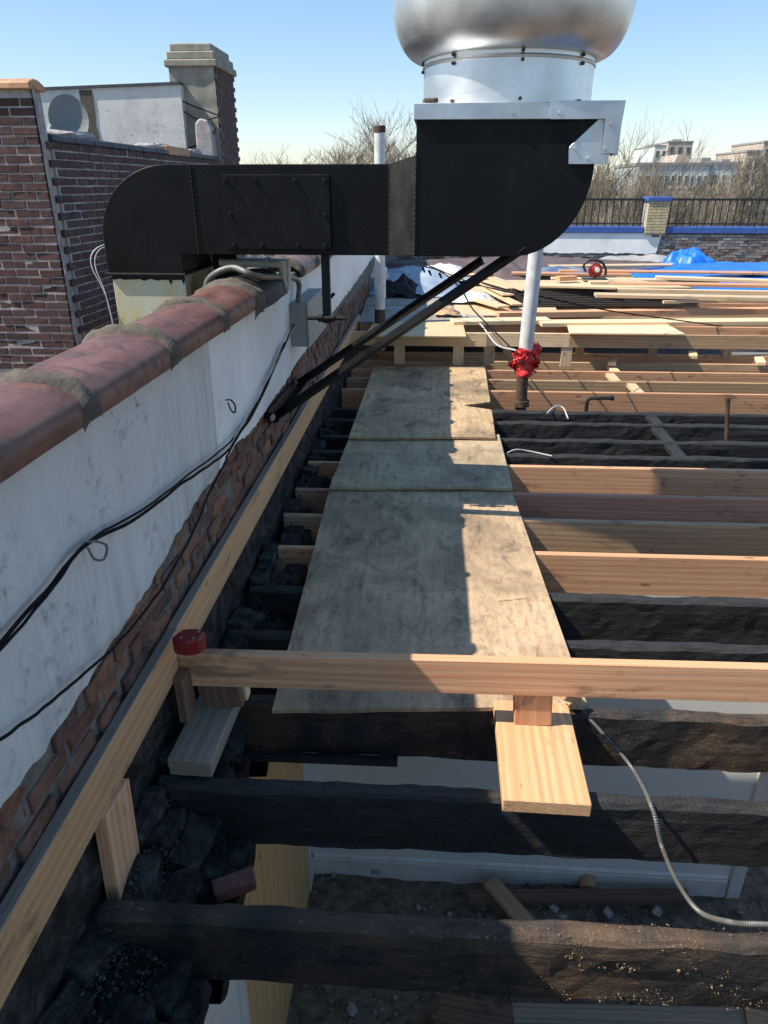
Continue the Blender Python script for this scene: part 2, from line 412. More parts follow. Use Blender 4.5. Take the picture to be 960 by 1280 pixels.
M_CEM = simple('grey_brown_cement', (0.095,0.078,0.058,1), 0.92, var=0.4, sc=20, bump=0.8, dirt=0.3)
def tile_mat():
    s = NT('glazed_terracotta'); c = s.coord(); p = s.map(c, (1,1,1), s.randoff(19))
    n = s.noise(s.map(c, (9, 2.5, 9), s.randoff(19)), 1.0, 5, 0.6)
    k = s.ramp(n, [(0.25, (0.06,0.03,0.025,1)), (0.5, (0.155,0.068,0.05,1)), (0.8, (0.25,0.125,0.095,1))])
    d = s.noise(p, 9, 6, 0.7, 0.6)
    k = s.mix(s.math('MULTIPLY', s.ramp(d, [(0.48, 0.0), (0.64, 1.0)]), 0.7), k, (0.04,0.03,0.028,1))
    e = s.noise(p, 30, 4, 0.6)
    k = s.mix(s.math('MULTIPLY', s.ramp(e, [(0.60, 0.0), (0.75, 1.0)]), 0.3), k, (0.42,0.27,0.22,1))
    return s.done(k, s.ramp(d, [(0.3, 0.34), (0.7, 0.6)]), 0, s.bump(e, 0.2, 0.003))
M_TILE = tile_mat()
M_TILEO = simple('orange_tile', (0.50,0.25,0.12,1), 0.6, var=0.4, sc=12, dirt=0.3)
M_SLATE = simple('dark_slate_coping', (0.045,0.047,0.055,1), 0.6, var=0.4, sc=12, dirt=0.2, dirtcol=(0.2,0.19,0.18,1))
def plaster_mat(name, base, grime, stain):
    s = NT(name); c = s.coord()
    st = s.noise(s.map(c, (1, 17, 1.1)), 1.0, 8, 0.75, 0.2)
    sp = s.noise(c, 26, 7, 0.75); big = s.noise(c, 2.2, 5, 0.6, 0.4)
    k = s.ramp(big, [(0.3, tuple(0.86*x for x in base[:3])+(1,)), (0.7, base)])
    mk = s.ramp(s.noise(c, 1.3, 4, 0.6), [(0.40, 0.15), (0.62, 1.0)])
    k = s.mix(s.math('MULTIPLY', s.math('MULTIPLY', s.ramp(st, [(0.44, 0.0), (0.72, 1.0)]), mk), grime), k, (0.24,0.235,0.22,1))
    msk = s.math('MULTIPLY', s.ramp(s.noise(c, 3.2, 4), [(0.50, 0.0), (0.64, 1.0)]), s.ramp(sp, [(0.50, 0.0), (0.66, 1.0)]))
    k = s.mix(s.math('MULTIPLY', msk, stain), k, (0.10,0.10,0.10,1))
    ru = s.noise(s.map(c, (1, 14, 0.35)), 1.0, 3)
    k = s.mix(s.math('MULTIPLY', s.ramp(ru, [(0.66, 0.0), (0.76, 1.0)]), 0.28), k, (0.42,0.36,0.22,1))
    nb = s.bump(big, 0.25, 0.03); nb = s.bump(sp, 0.25, 0.004, nb)
    return s.done(k, 0.72, 0, nb)
M_PLGREY = plaster_mat('weathered_grey_paint', (0.66,0.65,0.62,1), 0.8, 0.85)
M_PLWHT = plaster_mat('white_roof_coating', (0.88,0.87,0.85,1), 0.16, 0.25)
M_STUCW = plaster_mat('old_white_stucco', (0.62,0.61,0.57,1), 0.95, 1.0)
M_STUC = simple('grey_stucco', (0.30,0.275,0.22,1), 0.9, var=0.35, sc=5, bump=0.4, dirt=0.4, dirtcol=(0.16,0.15,0.12,1))
M_WALLW = simple('white_wall_paint', (0.78,0.755,0.68,1), 0.6, var=0.06, sc=3, bump=0.05, dirt=0.10, dirtcol=(0.4,0.38,0.34,1))
M_TRIM = simple('white_gloss_trim', (0.74,0.70,0.61,1), 0.4, var=0.1, sc=6, bump=0.05, dirt=0.35, dirtcol=(0.3,0.27,0.22,1))
def blackpaint():
    s = NT('black_duct_paint'); c = s.coord()
    n = s.noise(c, 5, 5, 0.6); f = s.noise(c, 60, 3, 0.6); sp = s.noise(c, 130, 2, 0.5)
    k = s.ramp(n, [(0.3, (0.0025,0.0025,0.003,1)), (0.7, (0.0055,0.0055,0.0065,1))])
    k = s.mix(s.math('MULTIPLY', s.ramp(sp, [(0.73, 0.0), (0.77, 1.0)]), 0.6), k, (0.14,0.14,0.14,1))
    du = s.noise(s.map(c, (3, 3, 0.9)), 1.6, 7, 0.7, 0.5)
    k = s.mix(s.math('MULTIPLY', s.ramp(du, [(0.52, 0.0), (0.78, 1.0)]), 0.16), k, (0.035,0.034,0.034,1))
    nb = s.bump(s.noise(c, 2.2, 3, 0.5), 0.15, 0.05); nb = s.bump(f, 0.18, 0.003, nb)
    return s.done(k, s.ramp(n, [(0.3, 0.30), (0.7, 0.58)]), 0, nb, 0.18)
M_BLK = blackpaint()
M_BLK2 = simple('worn_black_paint', (0.02,0.019,0.018,1), 0.6, spec=0.2, var=0.4, sc=9, bump=0.1, dirt=0.15, dirtcol=(0.09,0.085,0.08,1))
def alu(name, base=(0.78,0.78,0.77,1), r0=0.22, r1=0.42):
    s = NT(name); c = s.coord()
    br = s.noise(s.map(c, (3, 3, 260)), 1.0, 3, 0.6); cl = s.noise(s.map(c, (7,7,1.2)), 1.0, 4)
    sm = s.noise(c, 4.5, 5, 0.6)
    k = s.mix(1.0, base, s.ramp(sm, [(0.3, 0.72), (0.7, 1.05)]), 'MULTIPLY')
    k = s.mix(s.math('MULTIPLY', s.ramp(cl, [(0.5, 0.0), (0.75, 1.0)]), 0.25), k, (0.45,0.42,0.38,1))
    r = s.ramp(s.math('ADD', s.math('MULTIPLY', br, 0.5), s.math('MULTIPLY', sm, 0.5)), [(0.3, r0), (0.7, r1)])
    return s.done(k, r, 1.0, s.bump(br, 0.05, 0.002))
M_ALU = alu('spun_aluminium', (0.86,0.86,0.85,1), 0.34, 0.52)
M_GALV = alu('galvanised_steel', (0.62,0.65,0.68,1), 0.35, 0.55)
M_PVC = simple('scuffed_white_pipe', (0.62,0.62,0.60,1), 0.5, var=0.2, sc=14, bump=0.2, dirt=0.35, dirtcol=(0.30,0.28,0.25,1))
M_RUST = simple('rusty_iron', (0.10,0.055,0.035,1), 0.8, 0.2, var=0.6, sc=22, bump=0.5)
M_REDT = simple('red_tape', (0.62,0.035,0.03,1), 0.35, var=0.3, sc=16, bump=0.2)
M_RED = M_RED
M_REDP = simple('red_plastic', (0.22,0.012,0.014,1), 0.4, var=0.15, sc=8, bump=0.03)
M_BLUE = simple('blue_tarp', (0.012,0.15,0.62,1), 0.38, var=0.3, sc=2.5, bump=1.0)
M_BLUEP = simple('blue_coping_paint', (0.05,0.11,0.36,1), 0.5, var=0.2, sc=4, dirt=0.15)
M_IRON = simple('black_iron_rail', (0.015,0.015,0.016,1), 0.5, bump=0)
M_CABLE = simple('black_cable', (0.008,0.008,0.009,1), 0.7, bump=0, spec=0.15)
M_CABLEW = simple('white_cable', (0.5,0.49,0.46,1), 0.5, bump=0)
M_BOX = simple('grey_electrical_box', (0.27,0.29,0.29,1), 0.5, var=0.15, sc=10, dirt=0.1)
M_FLEX = simple('flexible_steel', (0.15,0.14,0.125,1), 0.5, 0.3, var=0.25, sc=30)
M_CLOTHB = simple('navy_cloth', (0.012,0.012,0.018,1), 0.9, var=0.3, sc=9, bump=0.2)
M_SHEETB = simple('blue_grey_sheet', (0.28,0.34,0.42,1), 0.7, var=0.2, sc=5, bump=0.2)
M_PLAST = simple('crumpled_white_plastic', (0.62,0.62,0.60,1), 0.4, var=0.15, sc=7, bump=0.2)
M_BRWN = simple('brown_membrane', (0.11,0.075,0.072,1), 0.7, var=0.4, sc=4, bump=0.3)
M_GREYM = simple('grey_membrane', (0.32,0.31,0.29,1), 0.7, var=0.25, sc=4, bump=0.2)
M_ROOF = simple('neighbour_roof_felt', (0.16,0.16,0.16,1), 0.9, var=0.3, sc=3, bump=0.3)
M_DIRT = simple('burnt_dirt', (0.19,0.145,0.10,1), 0.95, var=0.6, sc=12, bump=0.9, dirt=0.5, dirtcol=(0.02,0.017,0.015,1))
M_STONE = brickmat('rubble_chips', [(0.20,0.165,0.13,1),(0.30,0.25,0.19,1),(0.10,0.08,0.065,1),(0.42,0.38,0.32,1),(0.22,0.12,0.08,1)], 0.3, True)
M_CRUMB = brickmat('ash_crumbs', [(0.03,0.028,0.026,1),(0.06,0.055,0.05,1),(0.02,0.018,0.017,1),(0.13,0.12,0.105,1)], 0.3, True)
M_SAWD = brickmat('sawdust_crumbs', [(0.22,0.14,0.07,1),(0.30,0.21,0.115,1),(0.14,0.085,0.045,1)], 0.1, True)
M_DISH = simple('grey_dish_paint', (0.16,0.175,0.17,1), 0.5, var=0.12, sc=6, bump=0)
def rusty():
    s = NT('peeling_rusty_primer'); c = s.coord()
    n = s.noise(s.map(c, (6,6,3)), 1.0, 6, 0.7, 0.4); m = s.noise(c, 11, 6, 0.7)
    k = s.ramp(n, [(0.3, (0.50,0.52,0.46,1)), (0.52, (0.55,0.46,0.24,1)), (0.62, (0.36,0.20,0.07,1)), (0.75, (0.14,0.06,0.03,1))])
    k = s.mix(s.math('MULTIPLY', s.ramp(m, [(0.5, 0.0), (0.7, 1.0)]), 0.5), k, (0.55,0.50,0.34,1))
    return s.done(k, 0.6, 0.1, s.bump(m, 0.2, 0.004))
M_RUSTY = rusty()
def far_ground():
    s = NT('winter_ground'); c = s.coord()
    n = s.noise(c, 0.05, 6, 0.6)
    return s.done(s.ramp(n, [(0.35, (0.06,0.06,0.045,1)), (0.55, (0.13,0.115,0.09,1)), (0.7, (0.05,0.05,0.05,1))]), 0.95)
M_GROUND = far_ground()
M_BARK = simple('grey_bark', (0.115,0.095,0.07,1), 0.9, var=0.35, sc=3, bump=0)
M_TWIG = simple('hazed_twigs', (0.26,0.215,0.155,1), 0.9, var=0.3, sc=0.6, bump=0)  # lightened so the twig colour carries some distance haze
M_FARG = simple('far_grey_wall', (0.48,0.52,0.52,1), 0.8, var=0.1, sc=0.1, bump=0)
M_FARW = simple('far_pale_frame', (0.60,0.66,0.62,1), 0.8, var=0.05, sc=0.1, bump=0)
M_FART = simple('far_tan_brick_hazed', (0.45,0.40,0.33,1), 0.9, var=0.15, sc=0.1, bump=0)  # paler than the brick itself: distance haze mixed into the colour
M_FARB = simple('far_brown_brick_hazed', (0.47,0.38,0.31,1), 0.9, var=0.2, sc=0.1, bump=0)  # brown lightened to put the haze of distance into it
M_FARR = simple('far_roof_hazed', (0.30,0.28,0.27,1), 0.9, var=0.2, sc=0.1, bump=0)  # roof tone raised, haze painted in with the colour
M_GLASS = simple('dark_window_glass', (0.045,0.055,0.06,1), 0.12, var=0.2, sc=0.5, bump=0, spec=0.8)

# ------------------------------------------------------------------ setting: ground, room below
g = MB(); g.grid(lambda a, b: (-900+1800*a, -300+2300*b, -9.0), 12, 12)
tag(g.build('ground', M_GROUND), kind='structure')
WX = -0.83                                                    # inner face of the left wall in the room below
FZ = -3.1
def floor_fn(a, b):
    x = WX-0.2 + 10.0*a; y = -2.6 + 10.5*b
    return (x, y, FZ + 0.05*mn.noise(V((x*2.2, y*2.2, 0))) + 0.03*mn.noise(V((x*7, y*7, 3))))
tag(MB().grid(floor_fn, 150, 150).build('room_floor', M_DIRT, smooth=True, angle=180), kind='structure')
YW = gp(640, 1103, FZ).y                                      # partition wall in the room below
XD = yp(912, 1125, YW).x                                      # door casing
t = thing('partition_wall', (0, YW, FZ), 'white painted room wall with baseboard seen down between the charred joists', 'wall')
MB().box((WX, YW, FZ-.1), (XD, YW+.12, -0.33)).build('plaster_wall', M_WALLW, t, bevel=0.003)
MB().box((XD+0.95, YW, FZ-.1), (9.0, YW+.12, -0.33)).build('plaster_wall', M_WALLW, t, bevel=0.003)
MB().box((XD, YW+.002, FZ+2.1), (XD+.95, YW+.118, -0.33)).build('plaster_wall', M_WALLW, t)
bb = MB().prism([(YW-.022, FZ-.05), (YW-.022, FZ+.16), (YW-.016, FZ+.175), (YW-.016, FZ+.19), (YW-.004, FZ+.205), (YW+.01, FZ+.205), (YW+.01, FZ-.05)], 'x', WX+.02, XD-.06).build('baseboard', M_TRIM, t)
for dx in (-.05, .95):
    MB().box((XD+dx, YW-.03, FZ-.05), (XD+dx+.10, YW+.14, FZ+2.15)).build('door_casing', M_TRIM, t, bevel=0.006)
MB().box((XD-.05, YW-.034, FZ+2.15), (XD+1.05, YW+.14, FZ+2.27)).build('door_casing', M_TRIM, t, bevel=0.006)
t = thing('room_side_wall', (WX, 1.5, FZ), 'white room wall under the charred ledge with a yellow pine panel', 'wall')
MB().box((WX-.30, -2.6, FZ-.1), (WX, 8.4, -0.40)).build('plaster_wall', M_WALLW, t)
pa, pb = xp(303, 1245, WX).y, xp(378, 1000, WX).y
link('pine_panel', chamfer_mesh('pine_panel', 2.62, .018, pb-pa, .002), t, frame((WX+.011, (pa+pb)/2, FZ+.06), (WX+.011, (pa+pb)/2, FZ+2.68), (0,1,0)), M_PINE)
MB().box((WX-.01, pa-.06, FZ), (WX+.03, pa-.004, FZ+2.6)).build('white_batten', M_TRIM, t, bevel=0.004)
MB().box((WX-.01, pb+.004, FZ), (WX+.022, pb+.05, FZ+2.6)).build('white_batten', M_TRIM, t, bevel=0.004)
MB().box((WX-.01, pb+.055, FZ-.04), (WX+.02, YW-.024, FZ+.19)).build('baseboard', M_TRIM, t, bevel=0.004)
t = MB().box((8.95, -2.6, -9), (9.3, 20.0, -0.27)).build('party_wall', M_BRKI); tag(t, 'brick party wall carrying the far ends of the joists', 'wall')
t = MB().box((-1.2, -2.9, -9), (9.3, -2.601, -0.27)).build('rear_wall', M_WALLW); tag(t, 'white rear wall of the room under the joists', 'wall')
t = MB().box((WX+.02, 8.3, FZ-.1), (8.94, 8.42, -0.33)).build('back_partition', M_WALLW); tag(t, 'white back partition of the room under the roof', 'wall')
tag(MB().box((-1.1, 8.43, -0.62), (8.94, 19.9, -0.32)).build('old_roof_deck', M_ROOF), kind='structure')

# ------------------------------------------------------------------ left parapet wall
PX = -0.90                                                    # painted face
def zb(y):                                                    # lower edge of the paint coat
    pts = [(-1, .57), (0.6, .585), (1.4, .615), (2.0, .64), (2.6, .715), (3.2, .735), (3.6, .71), (4.2, .70), (5, .76), (6.5, .78), (8, .80), (11, .86), (20, .95)]
    for (a, p), (b, q) in zip(pts, pts[1:]):
        if a <= y <= b:
            z = p + (q-p)*(y-a)/(b-a); break
    else: z = .66
    return z + .018*mn.noise(V((y*4, 1.7, 0))) + .016*mn.noise(V((y*15, 5.7, 0))) + .008*mn.noise(V((y*50, 2, 0)))
PW = thing('parapet_wall', (-1.05, 1.5, 0), 'long white and grey painted parapet wall with red tile coping and exposed brick below', 'wall')
ZT = 1.315
def plaster(y0, y1, mat, th):
    n = int((y1-y0)/.03); m = 14
    def fn(a, b):
        y = y0 + (y1-y0)*a; z0 = zb(y); z = z0 + (ZT-z0)*b
        x = PX + th + .012*mn.noise(V((y*1.3, z*1.6, 3))) + .004*mn.noise(V((y*9, z*9, 3)))
        if b < .02: x -= .006
        return (x, y, z)
    mb = MB(); mb.grid(fn, n, m)
    # broken lower lip
    mb.grid(lambda a, b: (PX+th-.006-.06*b, y0+(y1-y0)*a, zb(y0+(y1-y0)*a)+.012*b), n, 1)
    return mb.build('paint_coat', mat, PW, smooth=True, angle=50)
YS = 2.88
tag(plaster(-1.5, YS, M_PLGREY, 0.0), 'grey weathered stretch of paint with dark mildew')
tag(plaster(YS, 19.6, M_PLWHT, 0.0), 'bright white stretch of roof coating')
core = MB().box((-1.13, -1.5, -9), (PX-.034, 19.6, ZT-.022)); core.build('masonry_core', M_MORTD, PW)
# exposed bricks under the paint
BV = [rough_box_mesh('brick', (.196,.196,.196,.17,.13)[i % 5], .075, .059, .0085, i, 6, .003) for i in range(15)]
nb = 0
for k in range(6):
    z = .345 + .0675*k
    y = -.35 + (.10 if k % 2 else 0)
    while y < 11 and nb < 299:
        dx = RND.uniform(-.006, .010)
        if y > 6.5 and k < 1: pass
        if z < zb(y)+.05:
            M = Matrix.Translation((PX-.066+dx, y, z)) @ Euler((RND.uniform(-.03,.03), RND.uniform(-.02,.02), math.pi/2+RND.uniform(-.03,.03))).to_matrix().to_4x4()
            link('brick', RND.choice(BV), PW, M, M_BRK); nb += 1
        y += .211 + RND.uniform(-.006, .006)
# coping
def cop_z(x):                                                 # cross section of the camelback tile
    s_ = (x+1.0)/.155
    return 1.345 + .055*max(0, 1-abs(s_)**2.2)
COPP = [(-.852,1.295),(-.846,1.322),(-.850,1.346),(-.858,1.358)] + [(-.87-.275*i/12, cop_z(-.87-.275*i/12)+.006) for i in range(13)] + [(-1.156,1.338),(-1.162,1.31),(-1.158,1.292),(-1.13,1.292),(-1.115,1.318),(-.9,1.318),(-.885,1.292)]
def tile(y0, y1, seed, mat=None, z=0):
    mb = MB(); n = len(COPP); ny = 10
    vs = []
    for j in range(ny+1):
        y = y0 + (y1-y0)*j/ny
        for (x, zz) in COPP:
            vs.append((x+.004*mn.noise(V((x*6, y*3, seed))), y, zz+z+.006*mn.noise(V((x*5, y*3, seed+9)))))
    fs = [(j*n+k, j*n+(k+1)%n, (j+1)*n+(k+1)%n, (j+1)*n+k) for j in range(ny) for k in range(n)]
    fs += [tuple(range(n)), tuple(range(ny*n, (ny+1)*n))]
    mb.add(vs, fs)
    return mb.build('coping_tile', mat or M_TILE, PW, smooth=True, angle=45, origin=(-1.05, (y0+y1)/2, 1.35))
def collar(yc, w, seed, lip=.022):
    sec = [(-.838,1.335-lip),(-.832,1.342),(-.842,1.368)] + [(-.86-.29*i/14, cop_z(-.86-.29*i/14)+.024) for i in range(15)] + [(-1.166,1.352),(-1.174,1.325),(-1.165,1.29)]
    n = len(sec); ny = 14; vs = []
    for j in range(ny+1):
        q = j/ny*2-1
        h = (1-abs(q)**2.5)
        for i, (x, z) in enumerate(sec):
            wv = w*(1+.45*mn.noise(V((x*6, seed, 0))))*.5
            y = yc + q*wv + .03*mn.noise(V((x*5, seed*3, 1)))
            f = h + .0
            dz = -.03*(1-f) + (.018*mn.noise(V((x*14, y*14, seed))) + .012*mn.noise(V((x*45, y*45, seed))))*f
            dx = (.014*(1-f) if x > -1.0 else -.014*(1-f))*-1
            vs.append((x+dx+.008*mn.noise(V((z*20, y*18, seed)))*(i < 3), y, z+dz - (.014*max(0, mn.noise(V((seed, y*20, 4)))) if i == 0 else 0)))
    fs = [(j*n+k, j*n+k+1, (j+1)*n+k+1, (j+1)*n+k) for j in range(ny) for k in range(n-1)]
    mb = MB(); mb.add(vs, fs)
    o = mb.build('mortar_collar', M_CEM, PW, smooth=True, angle=60)
    return o
cuts = [-.85, -.22, .42, 1.06, 1.70, 2.34, 2.98, 3.62]
for i, (a, b) in enumerate(zip(cuts, cuts[1:])): tile(a+.006, b-.006, i)
for i, c in enumerate(cuts[1:-1]): collar(c, .10+.025*math.sin(i*2.3), i+1)
collar(3.60, .22, 11, .06)
# bent black flashing where the duct crosses, then tiles go on
fl = MB()
def flf(a, b):
    y = 3.66 + .60*b; q = a*2-1
    return (-1.0+.165*q, y, 1.325 + .085*(1-abs(q)**2.4) + .01*mn.noise(V((q*3, y*4, 0))) - (.05 if abs(q) > .98 else 0))
fl.grid(flf, 24, 6); fl.build('black_flashing', M_BLK2, PW, smooth=True)
yy = 4.85; i = 20
while yy < 19.4:
    tile(yy, yy+.62, i); i += 1
    if yy < 9: collar(yy, .15, i)
    yy += .635
MB().box((-1.14, 4.27, 1.30), (-.88, 4.84, 1.335)).build('mortar_bed', M_CEM, PW, bevel=.006)
# charred corbel courses and bearing ledge under the ledger board
CV = [rough_box_mesh('charred_brick', RND.uniform(.15,.22), RND.uniform(.08,.13), RND.uniform(.05,.075), .017, 40+i, 5, .008) for i in range(12)]
def ledge_fn(y0, y1, x1, z1, seed):
    def fn(a, b):
        y = y0 + (y1-y0)*b
        e = x1 + .04*mn.noise(V((y*9, seed, 0))) + .012*mn.noise(V((y*30, seed, 0)))
        x = -.93 + (e+.93)*min(1, a/.7)
        z = z1 + .10*(1-min(1, a/.7))*0.6 + .035*mn.noise(V((x*10, y*10, seed))) + .018*mn.noise(V((x*30, y*30, seed)))
        if a > .7:
            q = min(1, (a-.7)/.15)
            z -= q*.22; x -= q*.04
            if a > .85: x -= (a-.85)/.15*(x+.95)
        return (x, y, z)
    return fn
MB().grid(lambda a, b: (-.914+.02*mn.noise(V((a*70, b*12, 0)))+.012*mn.noise(V((a*260, b*45, 0))), -1.0+9.4*a, -1.0+1.33*b), 320, 46).build('charred_wall_face', M_SOOT, PW, smooth=True, angle=50)
JL = []                                                       # joist table: (u,v left), (u,v right), material, width, depth
JT = [((240,1152),(960,1185),'b1'), ((265,987),(960,1014),'k'), ((760,895),(960,903),'b3'), ((710,808),(960,812),'c'), ((693,748),(960,752),'k'),
      ((670,693),(960,697),'n'), ((655,651),(960,655),'t'), ((645,618),(960,620),'r'), ((633,583),(960,584),'n'),
      ((630,570),(960,573),'c'), ((622,549),(960,551),'c'), ((618,529),(960,531),'c'), ((613,514),(960,515),'c'),
      ((612,489),(960,488),'n'), ((612,475),(960,474),'t'), ((610,463),(960,462),'n'), ((610,452),(960,451),'t'), ((610,441),(960,440),'n')]
JY = []
for (l, r, k) in JT:
    a, b = gp(*l), gp(*r)
    sl = (b.y-a.y)/(b.x-a.x)
    sl = max(-.035, min(0.012, sl))
    JY.append((a.y - sl*(a.x - (-.88)), sl, k))
JY = [(JY[0][0]-.86, -.02, 'c'), (JY[0][0]-.44, -.02, 'c')] + JY
bays = [(JY[i][0]+.07, JY[i+1][0]-.005) for i in range(0, 13)]
for bi, (a, b) in enumerate(bays):
    x1 = [-.60,-.60,-.56,-.68,-.62,-.66][bi % 6] if bi < 6 else -.68
    MB().grid(ledge_fn(a-.02, b+.02, x1, -.24, bi), 26, 18).build('charred_ledge', M_SOOT, PW, smooth=True, angle=30)
    # stepped corbel of burnt bricks against the wall
    for row in range(5):
        x = -.865 + .055*row; z = -.03 - .055*row
        y = a + .11
        while y < b-.02:
            if RND.random() < (.92 - .10*row):
                M = Matrix.Translation((x+RND.uniform(-.03,.03), y+RND.uniform(-.02,.02), z+RND.uniform(-.03,.012))) @ Euler((RND.uniform(-.2,.2), RND.uniform(-.25,.25), math.pi/2+RND.uniform(-.25,.25))).to_matrix().to_4x4()
                link('charred_brick', RND.choice(CV), PW, M, M_SOOT)
            y += .205
# rubble crumbs on the ledges: too small to pick apart
mb = MB()
for i in range(6000):
    a, b = bays[min(len(bays)-1, int(RND.random()**1.6*9))]
    y = RND.uniform(a, b); x = RND.uniform(-.845, -.70); s_ = .002 + .007*RND.random()**3
    z = -.03 - (x+.865) + .02 + s_*.5
    chip(mb, (x, y, z), s_, RND)
tag(mb.build('crumbs', M_CRUMB, PW), kind='stuff')

# ------------------------------------------------------------------ roof joists
LAB = {'c': ('charred black roof joist with a deeply burnt dull surface', 'charred black roof joists'),
       'n': ('fresh orange fir roof joist with clean sawn face', 'fresh orange roof joists'),
       't': ('tan stained fir roof joist with dark smudges', 'tan stained roof joists')}
JO = []
for i, (y0, sl, k) in enumerate(JY):
    near = i < 8
    L = 9.9
    if k in 'nrt':
        th, h = .042, .24
        m = {'n': M_NEW, 't': M_TAN, 'r': M_RED}[k]
        A = V((-.88, y0+th/2, -h/2)); B = V((9.0, y0+sl*9.88+th/2, -h/2))
        o = board('roof_joist', A, B, h, th, m)
    else:
        m = {'c': M_CHAR, 'k': M_CHARK, 'b1': M_CHARB, 'b3': M_CHARB}[k]
        me = rough_beam_mesh('roof_joist', L, .066, .255, .0095, i)
        M = frame((0,0,0), (1, sl, 0)); M.translation = (-.88, y0, .004*math.sin(i*3))
        o = link('roof_joist', me, None, M, m)
    if k in LAB: tag(o, LAB[k][0], 'joist', LAB[k][1])
    JO.append(o)
mb = MB()
for i in range(2600):
    x = RND.uniform(.25, 1.6); f = RND.random()
    if mn.noise(V((x*5, f*3, 0))) + .5*mn.noise(V((x*16, f*7, 3))) < .12: continue
    y = jy0 = JY[2][0] + JY[2][1]*(x+.88)
    s_ = .001 + .0035*RND.random()**3
    chip(mb, (x, y - .002, -.25*f) if RND.random() < .8 else (x, y+RND.uniform(.01,.06), .004), s_, RND)
WPOS[JO[2].name] = V((0,0,0))
o = mb.build('sawdust_crust', M_SAWD); tag(o, 'crumbs of pale sawdust stuck on the scorched nearest joist', 'sawdust', kind='stuff')
tag(JO[2], 'scorched joist with brown crusted sawdust face and grey top', 'joist')
tag(JO[3], 'charred joist carrying the near end of the thick fir plank', 'joist')
tag(JO[4], 'half burnt joist with brown worn patch under the near edge of plywood', 'joist')
tag(JO[6], 'black charred joist with ribbed sawn face just behind the raised rail', 'joist')
tag(JO[9], 'dark reddish fir roof joist with greyed top edge', 'joist')
for i_, l_ in ((0, 'charred joist next to the rear wall of the room'), (1, 'charred joist next beyond the rear wall joist'), (5, 'charred joist close behind the raised rail, greyed top'),
              (7, 'fresh orange joist next beyond the ribbed black joist'), (8, 'tan stained joist between the fresh orange and the reddish joist'), (10, 'fresh orange joist between the reddish joist and the four black ones'),
              (11, 'black charred joist touching the orange joist, first of four'), (12, 'black charred joist, second of four beyond the orange joist'), (13, 'black charred joist, third of four beyond the orange joist'), (14, 'black charred joist before the bent gas pipe, last of four'),
              (15, 'fresh broad orange joist behind the bent gas pipe'), (16, 'tan joist next beyond the gas pipe joist'), (17, 'fresh joist second beyond the gas pipe joist'), (18, 'tan joist third beyond the gas pipe joist'), (19, 'fresh joist nearest the raised front rails')):
    JO[i_]['label'] = l_
pa_, pb__ = yp(300, 944, JY[4][0]-.012), yp(497, 952, JY[4][0]-.016)
tag(board('charred_batten', pa_, pb__, .035, .03, M_CHAR), 'charred batten nailed low along the half burnt joist', 'batten')
# short blocking between the joists
def jy(i, x): return JY[i][0] + JY[i][1]*(x+.88)
BLK = []
for (u, v, i, m) in ((812,520,14,M_CHAR),(826,542,13,M_CHAR),(842,562,12,M_CHAR),(762,457,18,M_PALE),(762,468,17,M_PALE),(788,480,16,M_PALE)):
    p = gp(u, v, -.03)
    w = .09
    if i+1 < len(JY) and i >= 1:
        a = jy(i-1, p.x)+.05; b = jy(i, p.x)+.001
        o = board('joist_blocking', (p.x, a-.004, -.035), (p.x, b+.004, -.035), .04, w, m)
        tag(o, 'charred blocking piece wedged between black joists' if m is M_CHAR else 'pale blocking offcut between fresh roof joists', 'blocking', 'charred blocking pieces' if m is M_CHAR else 'pale blocking pieces')

# ------------------------------------------------------------------ plywood walkway
def sheet(name, c, z, mat, label, edge=None, warp=.006, seed=0, nu=26, nv=44, th=.018):
    """c: near-left, near-right, far-right, far-left points"""
    c = [V((p.x, p.y, 0)) for p in c]
    def P(a, b, dz):
        nl, nr, fr, fl_ = c
        p = (nl*(1-a)+nr*a)*(1-b) + (fl_*(1-a)+fr*a)*b
        X = (nr-nl).normalized(); Y = (fl_-nl).normalized()
        if edge and a > .78:
            p = p - X*edge(b)*(a-.78)/.22
        zz = z(a, b) if callable(z) else z
        p = p + Y*(.006*mn.noise(V((a*7, b*2+seed, 0)))*(1 if b < .01 or b > .99 else 0))
        return (p.x, p.y, zz + dz + warp*mn.noise(V((a*2.2, b*2.2, seed))))
    mb = MB()
    w = nu+1; top = [P(i/nu, j/nv, 0) for j in range(nv+1) for i in range(w)]; bot = [P(i/nu, j/nv, -th) for j in range(nv+1) for i in range(w)]
    N = len(top); fs = []
    for j in range(nv):
        for i in range(nu):
            q = (j*w+i, j*w+i+1, (j+1)*w+i+1, (j+1)*w+i); fs += [q, tuple(N+k for k in reversed(q))]
    for i in range(nu): fs += [(i, N+i, N+i+1, i+1), (nv*w+i+1, N+nv*w+i+1, N+nv*w+i, nv*w+i)]
    for j in range(nv): fs += [(j*w, (j+1)*w, N+(j+1)*w, N+j*w), (j*w+nu, N+j*w+nu, N+(j+1)*w+nu, (j+1)*w+nu)]
    mb.add(top+bot, fs)
    o = mb.build(name, mat, None, smooth=True, angle=40, origin=(c[0]+c[2])/2)
    return tag(o, label, 'plywood')
s1 = [gp(340,887,.025), gp(735,882,.025), gp(638,608,.03), gp(413,605,.03)]
dirv = (s1[3]-s1[0]).normalized()
s1[2] = s1[2] + dirv*.16; s1[3] = s1[3] + dirv*.16
sheet('plywood_sheet', s1, lambda a, b: .024, M_PLY1, 'largest dirty plywood sheet of the walkway passing under the raised rail', seed=1)
sheet('plywood_sheet', [gp(412,609,.05), gp(641,610,.05), gp(624,541,.05), gp(438,541,.05)], lambda a, b: .05-.012*b, M_PLY2, 'short greenish plywood piece in the middle of the walkway', seed=4, nv=24)
